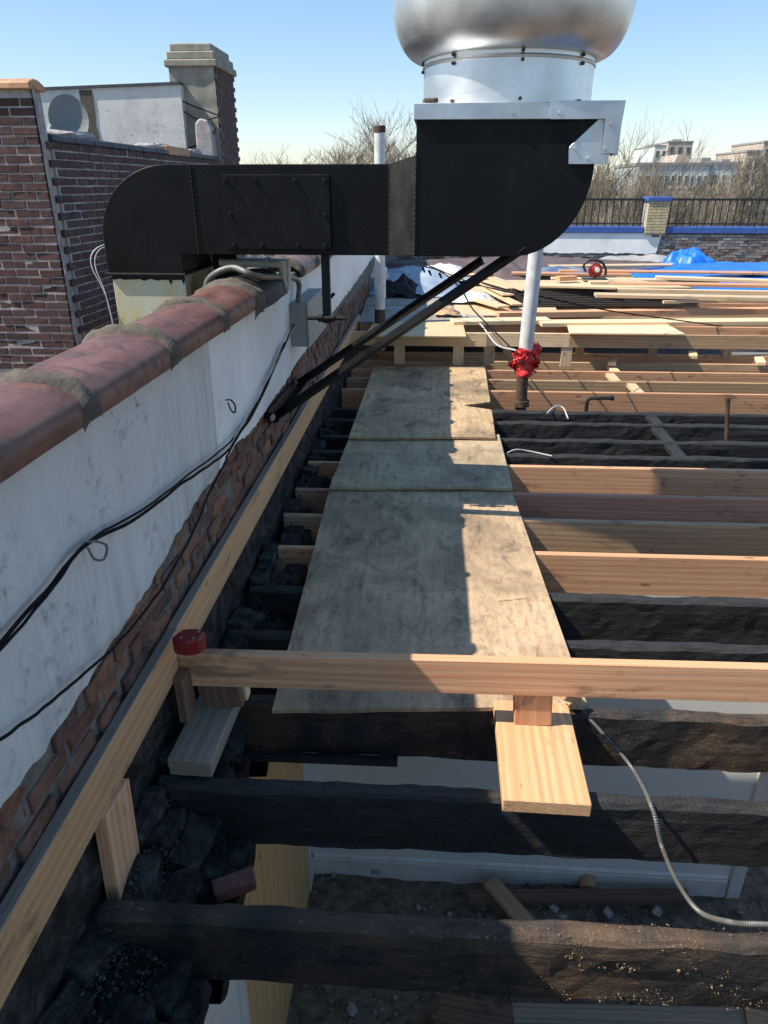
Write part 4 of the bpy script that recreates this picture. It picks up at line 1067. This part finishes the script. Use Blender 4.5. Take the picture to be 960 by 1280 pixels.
plank(624,391,1010,385,ZD+.07,.14,.07,M_NEW,'orange plank just before the dark plywood stack')
plank(830,376,1010,374,ZD+.10,.16,.04,M_PALE,'short pale plank beside the dark plywood stack')
# plywood stack, edges sooty
for k in range(11):
    o = RND.uniform(-6, 6)
    flat('stacked_plywood', [(622+o+k*1.5,382-2.2*k),(868+o,381-2.2*k),(800+o,362-1.2*k),(612+o-k,362-1.2*k)], ZD+.05+.018*k, .0165, M_DKED if k < 10 else M_PLYN,
         'dark edged plywood sheet in the stack on the rails' if k < 10 else 'clean top sheet of the dark plywood stack', 'plywood', 'stacked dark plywood' if k < 10 else None)
spec = [(745,368,1010,373,.30,.20,.04),(772,361,1010,365,.30,.10,.05),(762,354,1010,357,.31,.22,.04),(690,348,900,351,.30,.22,.03),(820,346,1010,352,.34,.2,.04),
        (600,334,842,331,.22,.30,.04),(640,341,790,343,.24,.24,.04),(596,352,628,368,.24,.16,.02),(606,346,652,362,.31,.16,.02),(600,360,640,380,.20,.14,.02),
        (700,338,1010,342,.27,.26,.03),(560,345,640,341,.20,.2,.03),(590,374,622,383,.16,.18,.025),(660,356,770,359,.33,.2,.03)]
for i, (u0, v0, u1, v1, z, w, th) in enumerate(spec):
    plank(u0, v0, u1, v1, ZD+z-.06, w, th, (M_PALE, M_PALE, M_NEW, M_PALE)[i % 4], 'loose pale plank heaped on the lumber pile', 'planks heaped on the lumber pile')
plank(700,346,722,345,ZD+.32,.12,.06,M_NEW,'short orange offcut beside the red saw')
plank(738,352,762,352,ZD+.30,.12,.05,M_PALE,'short pale offcut in front of the red saw')
# red circular saw on the planks
sp_ = gp(743, 348, ZD+.27); sp_.z = ZD+.26
t = thing('circular_saw', sp_, 'small red circular saw standing on the lumber pile', 'saw')
MB().box(tuple(sp_+V((-.17,-.1,0))), tuple(sp_+V((.17,.1,.012)))).build('base_plate', M_IRON, t)
MB().cyl(sp_+V((0,-.02,.12)), sp_+V((0,.02,.12)), .10, .10, 24).build('blade_guard', M_REDP, t, bevel=.006)
MB().cyl(sp_+V((0,-.14,.14)), sp_+V((0,-.02,.14)), .055, .065, 20).build('motor', M_REDP, t, bevel=.01)
MB().cyl(sp_+V((0,-.16,.14)), sp_+V((0,-.138,.14)), .03, .035, 16).build('motor_cap', M_PLAST, t)
MB().tube(catm([sp_+V((-.13,0,.1)), sp_+V((-.17,0,.18)), sp_+V((-.1,0,.25)), sp_+V((.06,0,.24)), sp_+V((.14,0,.14)), sp_+V((.15,0,.05))], 6), .018, 8).build('handle', M_IRON, t, smooth=True)
# soft goods
def heap(name, c, sx, sy, h, mat, label, cat, seed, fold=1.0, nu=48, nv=40, edge=.9):
    def fn(a, b):
        x, y = a*2-1, b*2-1
        r = math.sqrt(x*x+y*y*.9)
        q = max(0, 1-r**2.2)
        f = mn.noise(V((x*1.8+seed, y*1.8, 0)))*.6 + .5*abs(mn.noise(V((x*2.6+y*1.2+seed, y*2.0, 4)))) + .16*abs(mn.noise(V((x*6+y*3, y*5+seed, 7))))
        z = h*(q**.6*(.55+.6*f) + .06*fold*abs(mn.noise(V((x*5+y*2, y*4, seed)))))
        k = 1 + .12*mn.noise(V((math.atan2(y, x)*1.5, seed, 0)))
        return V((c.x + sx*x*k, c.y + sy*y*k, c.z + max(0.004, z)))
    return tag(MB().grid(fn, nu, nv).build(name, mat, None, smooth=True, angle=28, origin=c), label, cat)
heap('blue_tarp', gp(950, 347, ZD), 2.3, 2.2, .24, M_BLUE, 'bright blue tarp spread over the far lumber', 'tarp', 3, 2.0, 90, 70)
cb_ = gp(858, 336, ZD); heap('bunched_tarp', cb_, .55, .5, .46, M_BLUE, 'bunched knot of blue tarp before the flaking brick wall', 'tarp', 11, 1.6)
c_ = gp(505, 380, ZD); c_ = gp(500, 368, ZD+.03); heap('dark_bag', c_, .30, .36, .30, M_CLOTHB, 'dark cloth bag slumped beside the tall vent pipe', 'bag', 5, .6)
heap('blue_grey_sheet', gp(515, 352, ZD+.03), .75, 1.8, .24, M_SHEETB, 'blue grey plastic sheet behind the dark bag', 'sheet', 8, .5)
heap('white_plastic_sheet', gp(556, 344, ZD+.03), .5, .9, .22, M_PLAST, 'crumpled white plastic sheet under the duct', 'sheet', 14, 1.4)
heap('clear_plastic_wrap', gp(588, 374, ZD+.05), .36, .36, .13, M_PLAST, 'crumpled clear plastic wrap on the clean plywood', 'plastic', 17, 1.6)
heap('brown_rag', gp(559, 392, ZD+.05), .16, .14, .10, M_TAN, 'small tan rag bundle on the deck edge', 'rag', 21, 1.2, 24, 20)
heap('purple_membrane', gp(640, 345, ZD), .95, 1.4, .34, M_BRWN, 'purple brown roofing membrane heaped behind the vent pipe', 'membrane', 25, 1.2)
heap('brown_membrane', gp(700, 333, ZD), 3.6, 1.0, .22, M_BRWN, 'brown roofing membrane along the white end wall', 'membrane', 28, 1.0, 80, 40)
heap('grey_membrane', gp(800, 331, ZD), 1.0, .7, .26, M_GREYM, 'grey roofing membrane fold beside the bunched tarp', 'membrane', 31, 1.0)
heap('metal_flashing_sheet', gp(710, 344, ZD+.1), .75, .5, .18, M_GALV, 'bent grey metal sheet behind the red saw', 'sheet', 35, .3, 30, 24)
# cords
def cord(pts, r, mat, label):
    c = catm(pts, 14)
    return tag(MB().tube(c, r, 6).build('cord', mat, None, smooth=True, origin=c[0]), label, 'cord')
YC = 6.5
cord([yp(512,330,8.6), yp(548,338,8.2), yp(575,360,8.0), yp(590,385,7.8), yp(612,408,7.6), yp(640,436,6.9)], .008, M_CABLE, 'black cord hanging from the parapet to the vent pipe')
cord([gp(575,392,ZD+.06), gp(600,405,ZD+.03), yp(620,430,7.6), yp(645,438,6.6)], .009, M_CABLEW, 'pale cord looping from the deck to the red tape')
cord([yp(520,325,9.2), yp(585,352,8.6), yp(640,366,7.6), yp(672,370,6.6), yp(760,388,7.4), yp(860,402,8.4), yp(1000,421,9.2)], .007, M_CABLE, 'long thin dark line strung past the white vent pipe')
for k, (u, v) in enumerate(((528,336),(536,340),(549,343))):
    p = yp(u, v-2, 8.9); tag(MB().cyl(p, p+V((.03,0,-.06)), .016, .010, 8).build('cord_clip', M_CABLE, None, origin=p), 'small black clip on the line under the duct', 'clip', 'clips on the black line')

# ------------------------------------------------------------------ end wall with railing and pillar
YE = 19.6
ze0, ze1 = -.4, yp(700, 291, YE).z
EW = thing('end_wall', (3, YE, 0), 'far roof end wall, half white painted, half flaking brick, with blue coping', 'wall')
MB().box((-1.2, YE+.03, -9), (15, YE+.30, ze1)).build('masonry_core', M_MORT, EW)
xw = yp(826, 300, YE).x
n = 80
xs = [-1.0 + (xw+1.0)*i/n for i in range(n+1)]
zlow = [yp(700,316,YE).z + .05*mn.noise(V((x*2,0,0))) + .03*mn.noise(V((x*8,0,0))) for x in xs]
mb = MB(); zt_ = ze1+.004
mb.add([(x, YE-.02, zt_) for x in xs] + [(x - (.10 if i == n else 0), YE-.05, z) for i, (x, z) in enumerate(zip(xs, zlow))] + [(x, YE+.05, z) for x, z in zip(xs, zlow)], [(i, i+1, n+2+i, n+1+i) for i in range(n)] + [(n+1+i, n+2+i, 2*n+3+i, 2*n+2+i) for i in range(n)])
mb.build('white_coating', M_PLWHT, EW)
mb = MB()                                                      # bricks about 8 px wide: one joined part
k = 0; z = -.25
while z < ze1-.05:
    x = -1.1 + (.1 if k % 2 else 0)
    while x < 14.8:
        if x > xw-.2 or z < .45: mb.obox(Matrix.Translation((x, YE+.02+RND.uniform(-.018,.012), z)) @ Euler((0,0,RND.uniform(-.04,.04))).to_matrix().to_4x4(), .195, .08, .058)
        x += .206
    z += .0675; k += 1
tag(mb.build('brick_courses', M_BRKP, EW), kind='stuff')
xp0, xp1 = yp(806, 280, YE).x, yp(832, 280, YE).x
zc0, zc1 = ze1, yp(700, 283, YE).z
for i, (a, b) in enumerate(((-1.2, 3.0), (3.004, xp0-.02), (xp1+.02, xp1+2.2), (xp1+2.204, xp1+5), (xp1+5.004, 15))):
    MB().box((a, YE-.06, zc0), (b, YE+.36, zc1)).build('blue_coping', M_BLUEP, EW, bevel=.01)
zp1 = yp(820, 251, YE).z
PI_ = thing('brick_pillar', ((xp0+xp1)/2, YE, ze1), 'cream brick pillar with blue cap between the railings', 'pillar')
MB().box((xp0+.01, YE-.09, ze1-.03), (xp1-.01, YE+.35, zp1-.01)).build('mortar_core', M_MORTL, PI_)
pbm = chamfer_mesh('brick', .20, .09, .058, .004)
k = 0; z = ze1
while z < zp1-.03:
    off = .1 if k % 2 else 0
    x = xp0+.10
    ws = [(xp0+.10-off*.5, .2 if not off else .1), (xp0+.31-off*.5 if not off else xp0+.205, .2), ((xp0+xp1)/2+.17, .14)]
    for j in range(3):
        w = (xp1-xp0)/3
        cx_ = xp0 + w*(j+.5) + (w*.22 if k % 2 else -w*.12)*(1 if j == 1 else 0)
        me = bpy.data.meshes.get('pillar_brick%d' % (j*2+k % 2))
        if me is None:
            lo = [xp0, xp0+w*(1.22 if k % 2 else .88), xp0+w*(2.1)][j]; hi = [xp0+w*(1.22 if k % 2 else .88), xp0+w*2.1, xp1][j]
            me = chamfer_mesh('pillar_brick%d' % (j*2+k % 2), hi-lo-.01, .1, .058, .004); me['c'] = (hi+lo)/2
        link('brick', me, PI_, Matrix.Translation((me['c'], YE-.06, z+.034)), M_BRKY)
    z += .0675; k += 1
MB().box((xp0-.04, YE-.14, zp1-.01), (xp1+.04, YE+.40, zp1+.09)).build('blue_cap', M_BLUEP, PI_, bevel=.012)
zrl = yp(870, 248, YE+.15).z
def railing(x0, x1, label):
    F = thing('iron_railing', ((x0+x1)/2, YE+.15, zc1), label, 'railing')
    MB().box((x0, YE+.125, zrl-.05), (x1, YE+.175, zrl)).build('top_rail', M_IRON, F)
    MB().box((x0, YE+.13, zc1+.05), (x1, YE+.17, zc1+.08)).build('bottom_rail', M_IRON, F)
    me = chamfer_mesh('baluster', zrl-zc1-.03, .022, .022, 0)
    x = x0+.1; i = 0
    while x < x1-.03:
        p = V((x, YE+.15, (zrl-.04+zc1)/2))
        link('baluster', me, F, Matrix.Translation(p) @ Euler((0, math.pi/2, 0)).to_matrix().to_4x4(), M_IRON)
        x += .175; i += 1
railing(-1.1, xp0-.01, 'black iron railing between the white end wall and the duct, left of pillar'.replace(', left of pillar', ''))
railing(xp1+.01, 12.0, 'black iron railing above the flaking brick end wall')
# ------------------------------------------------------------------ neighbouring brick building
NY = 6.3; NX = yp(52, 190, NY).x
def nz(u, v): return yp(u, v, NY).z
zt1 = yp(30, 112, NY).z
NB = thing('brick_bulkhead', (NX-.8, NY, -9), 'neighbouring dark red brick bulkhead wall with orange tile top', 'wall')
MB().box((NX-3.0, NY-.003, -9), (NX-.006, NY+.16, zt1)).build('masonry_core', M_MORTL, NB)
NBV = [rough_box_mesh('brick', .198, .06, .056, .0035, 60+i, 1, .004) for i in range(5)]
cnt = 0; z = .34; k = 0
while z < zt1-.03:
    x = NX-.10-(.10 if k % 2 else 0)
    if k % 2:
        M = Matrix.Translation((NX-.052, NY+.022, z)); link('brick', bpy.data.meshes.get('half_brick') or rough_box_mesh('half_brick', .096, .06, .056, .003, 71, 1, .004), NB, M, M_BRK2); cnt += 1
        x = NX-.105-.105
    while x > NX-1.35:
        M = Matrix.Translation((x, NY+.022+RND.uniform(-.007,.005), z+RND.uniform(-.002,.002))) @ Euler((0, RND.uniform(-.012,.012), RND.uniform(-.02,.02))).to_matrix().to_4x4()
        link('brick', RND.choice(NBV), NB, M, M_BRK2); cnt += 1; x -= .211
    z += .0677; k += 1
for i in range(3):
    x0 = NX+.02-.62*i
    MB().prism([(NY-.05, zt1), (NY-.045, zt1+.05), (NY+.04, zt1+.08), (NY+.12, zt1+.075), (NY+.21, zt1+.04), (NY+.21, zt1)], 'x', x0-.61, x0).build('coping_tile', M_TILEO, NB, bevel=.008)
mb = MB()
mb.grid(lambda a, b: (NX+.012+.02*mn.noise(V((b*9, a*5, 0))), NY-.006+.05*a*(1+.6*mn.noise(V((b*22, 3, 0)))), .3 + (zt1+.02-.3)*b), 6, 60)
mb.build('mortar_edge', M_MORTL, NB, smooth=True)
# receding side wall
zs = lambda y: 2.17 + .02*(y-NY)
NS = thing('brick_side_wall', (NX-.15, 8.6, -9), 'long dark purple brick side wall with slate coping next to the chimney', 'wall')
YN1 = xp(270, 187, NX).y
MB().box((NX-.30, NY+.165, -9), (NX+.010, YN1, 2.165)).build('masonry_core', M_MORTL, NS)
SV = [rough_box_mesh('brick', .198, .06, .056, .0035, 80+i, 1, .004) for i in range(5)]
z = 2.135; k = 0; cs = 0; rest = MB()
while z > .0:
    y = NY+.20 + (.10 if k % 2 else 0)
    while y < YN1-.05:
        M = Matrix.Translation((NX-.012+RND.uniform(-.006,.005), y, z+RND.uniform(-.002,.002)+.004)) @ Euler((0, 0, math.pi/2+RND.uniform(-.02,.02))).to_matrix().to_4x4()
        if cs < 298 and (k < 6 or y < 8.45) and z > .45:
            link('brick', RND.choice(SV), NS, M, M_BRK3); cs += 1
        else: rest.obox(M, .198, .06, .056)
        y += .211
    z -= .0677; k += 1
tag(rest.build('lower_brick_courses', M_BRKI, NS), kind='stuff')
y = NY+.17; i = 0
while y < YN1-.1:
    m = M_SLATE if i not in (7, 8) else M_TILEO
    h = 0 if m is M_SLATE else .045
    MB().prism([(NX-.36, 2.17), (NX-.35, 2.215), (NX-.15, 2.235+h), (NX+.02, 2.225+h), (NX+.035, 2.17)], 'y', y, y+.40).build('coping_tile', m, NS, bevel=.01)
    y += .405; i += 1
for (yy_, s_) in ((7.2, .16), (9.3, .14), (10.6, .16)):
    tag(link('mortar_lump', rough_box_mesh('mortar_lump', .26, .5, .07, .015, s_*100, 3, .025), NS, Matrix.Translation((NX-.16, yy_, 2.25)), M_MORTL), 'pale mortar lump on the slate coping')
tag(MB().box((-9, NY+.5, 1.65), (NX-.31, 11.3, 1.80)).build('neighbour_roof', M_ROOF), kind='structure')
# chimney
cy = YN1+.02
cx0 = yp(216, 130, cy).x; cx1 = yp(272, 130, cy).x
cz_ = yp(240, 84, cy).z
CH = thing('chimney', ((cx0+cx1)/2, cy+.5, 1.8), 'grey stuccoed chimney with stepped cap and brick flank', 'chimney')
CD = 1.0
mb = MB()
def chf(a, b):
    x = cx0-.03 + (cx1-cx0)*a + .05*b*(a < .02) ; z = 1.2 + (cz_-1.2)*b
    return (cx0 + (cx1-cx0)*a + (.03*(1-b) if a < .01 else 0), cy + .02*mn.noise(V((x*4, z*4, 0))) - .03*b, z)
MB().box((cx0+.02, cy+.03, -1), (cx1-.001, cy+CD, cz_)).build('masonry_core', M_MORT, CH)
MB().grid(chf, 16, 40).build('stucco_face', M_STUC, CH, smooth=True)
MB().box((cx0-.005, cy+.012, 1.2), (cx0+.021, cy+CD, cz_)).build('stucco_flank', M_STUC, CH)
mb = MB(); z = 1.0; k = 0
while z < cz_-.03:
    y = cy+.10 + (.1 if k % 2 else 0)
    while y < cy+CD-.04:
        mb.obox(Matrix.Translation((cx1-.02, y, z)) @ Euler((0,0,math.pi/2)).to_matrix().to_4x4(), .196, .06, .057); y += .21
    z += .0677; k += 1
tag(mb.build('brick_flank', M_BRKI, CH), kind='stuff')
for i, (d, h0, h1) in enumerate(((.05, 0, .10), (.015, .10, .21), (-.03, .21, .32))):
    MB().box((cx0-d, cy-d-.02, cz_+h0*.9-.001*i), (cx1+d, cy+CD+d, cz_+h1*.9)).build('cap_course', M_STUC, CH, bevel=.015)
p = yp(256, 165, cy-.1)
MB().prism([(p.x-.13, p.z-.40), (p.x-.12, p.z+.10), (p.x-.05, p.z+.17), (p.x+.06, p.z+.15), (p.x+.12, p.z+.05), (p.x+.13, p.z-.40)], 'y', cy-.16, cy+.02).build('stucco_patch', M_MORTL, CH, bevel=.02)
# white stucco parapet behind
sy = 11.3
za_, zb_ = yp(45, 114, sy).z, yp(214, 106, sy).z
xa_, xb_ = yp(20, 114, sy).x, yp(225, 106, sy).x
SWW = thing('stucco_parapet', ((xa_+xb_)/2, sy, 1.7), 'mouldy white stucco parapet behind the satellite dish', 'wall')
MB().prism([(xa_, 1.0), (xa_, za_), (xb_, zb_), (xb_, 1.0)], 'y', sy, sy+.25).build('stucco_wall', M_STUCW, SWW)
MB().prism([(xa_, za_+.001), (xa_, za_+.035), (xb_, zb_+.035), (xb_, zb_+.001)], 'y', sy-.03, sy+.28).build('coping_strip', M_SLATE, SWW)
xs0, xs1 = yp(103, 140, sy).x, yp(119, 140, sy).x
mb = MB(); mb.grid(lambda a, b: (xs0 + (xs1-xs0)*a + .03*mn.noise(V((b*8, a*3, 0))), sy-.012, 1.7 + (za_-1.69)*b), 4, 30)
mb.build('bare_cement_strip', M_CEM, SWW)
# satellite dish
dc = yp(85, 150, 9.6)
DT = thing('satellite_dish', (dc.x, 9.6, 1.8), 'grey satellite dish standing before the white stucco parapet', 'satellite dish')
def dish(sign):
    def fn(a, b):
        r = b; th = 2*math.pi*a
        x = .225*r*math.cos(th); z = .27*r*math.sin(th); y = .06*r*r
        v = V((x, -y + (.008 if sign else 0), z))
        v = Euler((math.radians(-14), 0, math.radians(22))).to_matrix() @ v
        return dc + v + V((0, .03, 0))
    return fn
MB().grid(dish(0), 40, 10).grid(dish(1), 40, 10).build('reflector', M_DISH, DT, smooth=True, angle=60)
MB().cyl((dc.x, dc.y+.06, 1.75), (dc.x, dc.y+.06, dc.z), .025, .025, 10).build('mast', M_GALV, DT)
MB().cyl(dc+V((0,.0,-.24)), dc+V((-.06,-.38,-.12)), .012, .012, 8).cyl(dc+V((-.06,-.38,-.14)), dc+V((-.05,-.34,-.08)), .028, .028, 10).build('feed_arm', M_DISH, DT)
for k, (P, l) in enumerate((([(200,107),(232,128),(262,140),(276,145)], 'dark service wire fixed to the chimney face'), ([(203,108),(225,135),(250,150),(274,146)], 'second dark wire sagging across the chimney'), ([(176,176),(205,180),(235,185),(262,172),(270,160)], 'dark wire lying over the slate coping by the chimney'))):
    c = catm([yp(u, v, cy-.12) for u, v in P], 8)
    tag(MB().tube(c, .009, 5).build('service_wire', M_CABLE, None, smooth=True, origin=c[0]), l, 'wire')

# ------------------------------------------------------------------ room debris
mb = MB()
for i in range(7000):
    x = RND.uniform(WX+.05, 3.4); y = RND.uniform(1.2, YW-.05); s_ = .005 + .03*RND.random()**4
    chip(mb, (x, y, floor_fn((x-WX+.2)/10.0, (y+2.6)/10.5)[2]+s_*.3), s_, RND)
tag(mb.build('floor_rubble', M_STONE), 'burnt rubble chips covering the room floor', 'rubble', kind='stuff')
def fb(u0, v0, u1, v1, z, w, th, m, label, up=None):
    a, b = gp(u0, v0, FZ+z), gp(u1, v1, FZ+z)
    d = (b-a).normalized()
    tag(board('floor_board', a, b, w, th, m, up=up or (-d.y, d.x, 0)), label, 'board')
fb(585,1122,860,1120,.12,.10,.05,M_OLD,'long brown board lying near the baseboard on the room floor')
fb(612,1102,668,1165,.16,.13,.035,M_TAN,'short tan board lying over the long one on the room floor')
fb(545,1270,640,1290,.15,.30,.04,M_OLD,'wide scorched board on the room floor under the nearest joist')
fb(640,1268,960,1275,.14,.12,.05,M_GREY,'grey board on the room floor along the nearest joist')
fb(700,1262,790,1300,.1,.2,.03,M_OLD,'short burnt board crossing the grey one on the room floor')
fb(930,1262,1010,1282,.18,.22,.03,M_TAN,'tan board end on the room floor by the door')
pc = gp(735, 1112, FZ+.1)
tag(MB().cyl(pc, pc+V((.02,.25,.02)), .06, .06, 18).build('wood_stub', M_TAN, None, smooth=True, origin=pc), 'round wood stub against the baseboard', 'stub')
for k, (u, v) in enumerate(((440,1262),(470,1085),(690,1130),(640,1130),(760,1140),(820,1135),(860,1262),(910,1260))):
    p = gp(u, v, FZ+.06)
    tag(link('plaster_chunk', rough_box_mesh('plaster_chunk', RND.uniform(.06,.16), RND.uniform(.05,.09), .05, .015, 90+k, 2), None, Matrix.Translation(p) @ Euler((RND.random(), RND.random(), RND.random()*3)).to_matrix().to_4x4(), M_MORTL), 'pale broken plaster chunk on the room floor', 'plaster chunk', 'plaster chunks on the room floor')

# ------------------------------------------------------------------ bare trees beyond the end wall
def tree(base, H, spread, seed, label, lean=0.0, depth=6, tw=.016):
    rnd = random.Random(seed)
    T = thing('bare_tree', base, label, 'tree', None)
    tr, cr2 = MB(), MB()
    def grow(p, d, L, r, lev):
        n = 3 if lev < 3 else 2
        pts = [p]; rs = [r]; q = p; dd = d
        for i in range(n):
            dd = (dd + V((rnd.uniform(-.2,.2), rnd.uniform(-.2,.2), rnd.uniform(-.02,.14)))).normalized()
            q = q + dd*L/n; pts.append(q); rs.append(max(tw*.55, r*(1-.42*(i+1)/n)))
        (tr if lev < 2 else cr2).tube(pts, rs, 6 if lev < 2 else (4 if lev < 3 else 3), caps=False)
        if lev >= depth: return
        kids = (4, 4, 4, 4, 4, 3, 3)[lev] + (rnd.random() < .4)
        for k in range(kids):
            t_ = rnd.uniform(.35, 1.0) if lev else rnd.uniform(.55, 1.0)
            i = min(n-1, int(t_*n)); pp = pts[i].lerp(pts[i+1], t_*n-i)
            ax = V((rnd.uniform(-1,1), rnd.uniform(-1,1), 0)).normalized()
            ang = rnd.uniform(.3, .85)
            nd_ = (dd*math.cos(ang) + ax*math.sin(ang)*spread + V((lean*.2, 0, .10))).normalized()
            grow(pp, nd_, L*rnd.uniform(.58, .82), max(tw, rs[i]*rnd.uniform(.42, .62)), lev+1)
    grow(V(base), V((lean*.4, 0, 1)).normalized(), H*.36, H*.017, 0)
    tr.build('trunk', M_BARK, T, smooth=True, angle=180); cr2.build('crown', M_TWIG, T)
    return T
def tbase(u, Y): return V((yp(u, 235, Y).x, Y, -9.0))
TL = [(796, 34, 14.6, .8, 12, 'spiky bare tree reaching up beside the galvanised corner bracket', .4),
      (742, 40, 12.5, 1.0, 2, 'bare tree with dark forked trunk behind the railing by the hood', 0),
      (468, 48, 15.2, 1.1, 3, 'broad bare tree behind the tall rusty topped vent pipe', 0),
      (425, 52, 15.0, 1.0, 4, 'bare tree rising over the duct toward the chimney', 0),
      (510, 60, 15.0, 1.1, 5, 'bare tree close behind the hood box', 0),
      (900, 46, 12.2, 1.1, 6, 'bare tree before the grey school building', 0),
      (955, 52, 14.0, 1.1, 7, 'bare tree before the brown brick building', 0),
      (855, 58, 11.6, 1.2, 8, 'low bare tree behind the cream pillar', 0),
      (690, 55, 11.5, 1.2, 9, 'low bare tree behind the curved hood corner', 0),
      ]
for (u, Y, H, sp, sd_, lab, ln) in TL: tree(tbase(u, Y), H, sp, sd_, lab, ln, 6, .0085*Y/40)

# ------------------------------------------------------------------ far buildings
def building(u0, u1, vtop, Y, depth, mat, label, rows, cols, win=None, frame_m=None, roof=None, zb_=-9):
    x0, x1 = yp(u0, 232, Y).x, yp(u1, 232, Y).x; zt = yp((u0+u1)/2, vtop, Y).z
    B = thing('building', ((x0+x1)/2, Y, zb_), label, 'building')
    MB().box((x0, Y, zb_), (x1, Y+depth, zt)).build('wall', mat, B)
    MB().box((x0-.15, Y-.15, zt), (x1+.15, Y+depth, zt+.4)).build('roof', roof or M_FARR, B)
    w = (x1-x0)/cols; fh = 3.3
    for r in range(rows):
        for c in range(cols):
            cx = x0 + w*(c+.5); cz = zt-2.2-fh*r
            o = MB().box((cx-w*.26, Y-.10, cz-1.0), (cx+w*.26, Y+.05, cz+1.0)).build('window', frame_m or M_FARW, B)
            MB().box((cx-w*.20, Y-.14, cz-.85), (cx+w*.20, Y-.02, cz-.05)).box((cx-w*.20, Y-.14, cz+.05), (cx+w*.20, Y-.02, cz+.85)).build('pane', M_GLASS, o)
    return B
b_ = building(795, 884, 207, 118, 16, M_FARG, 'long grey school building with tall paired windows beyond the railing', 3, 11)
x0, x1 = yp(884.5, 232, 117).x, yp(921, 232, 117).x
b2 = building(885, 921, 206, 119, 16, M_FARG, 'plain pale grey wing of the school building beyond the railing', 2, 3, roof=M_FARR)
b3 = building(828, 858, 178, 260, 30, M_FART, 'tan brick apartment tower rising over the grey school', 5, 3, frame_m=M_FART)
x0 = yp(846, 170, 258).x; MB().box((x0, 262, yp(840,178,258).z), (x0+3, 268, yp(840,173,258).z)).build('roof_hut', M_FART, b3)
b4 = building(812, 828, 183, 262, 25, M_FARW, 'pale side block of the tan tower', 4, 2, frame_m=M_FART)
b5 = building(945, 1000, 178, 190, 20, M_FARB, 'tall brown brick building behind the bare tree', 6, 5, frame_m=M_FART)
b6 = building(926, 944, 190, 188, 20, M_FARB, 'lower brown brick block beside the tall brown one', 5, 2, frame_m=M_FART)
b7 = building(868, 900, 237, 90, 10, M_FARB, 'small low brick building just over the railing', 1, 3, frame_m=M_FART)
b8 = building(700, 790, 228, 150, 14, M_FART, 'distant tan row house behind the twigs beside the hood', 2, 9, frame_m=M_FARW)
b9 = building(300, 520, 226, 170, 14, M_FART, 'distant row of houses hidden behind the duct', 2, 20, frame_m=M_FARW)
for k, (u0, u1, va, vb) in enumerate(((840,862,193,205),(872,892,197,206),(902,912,199,206))):
    z0, z1 = yp(u0, vb, 122).z, yp(u0, va, 122).z; a_, b__ = yp(u0, 205, 122).x, yp(u1, 205, 122).x
    MB().prism([(a_, z0-.5), ((a_+b__)/2-.6, z1), ((a_+b__)/2+.6, z1), (b__, z0-.5)], 'y', 122, 130).build('roof_gable', M_FARR if k else M_FARB, b_)
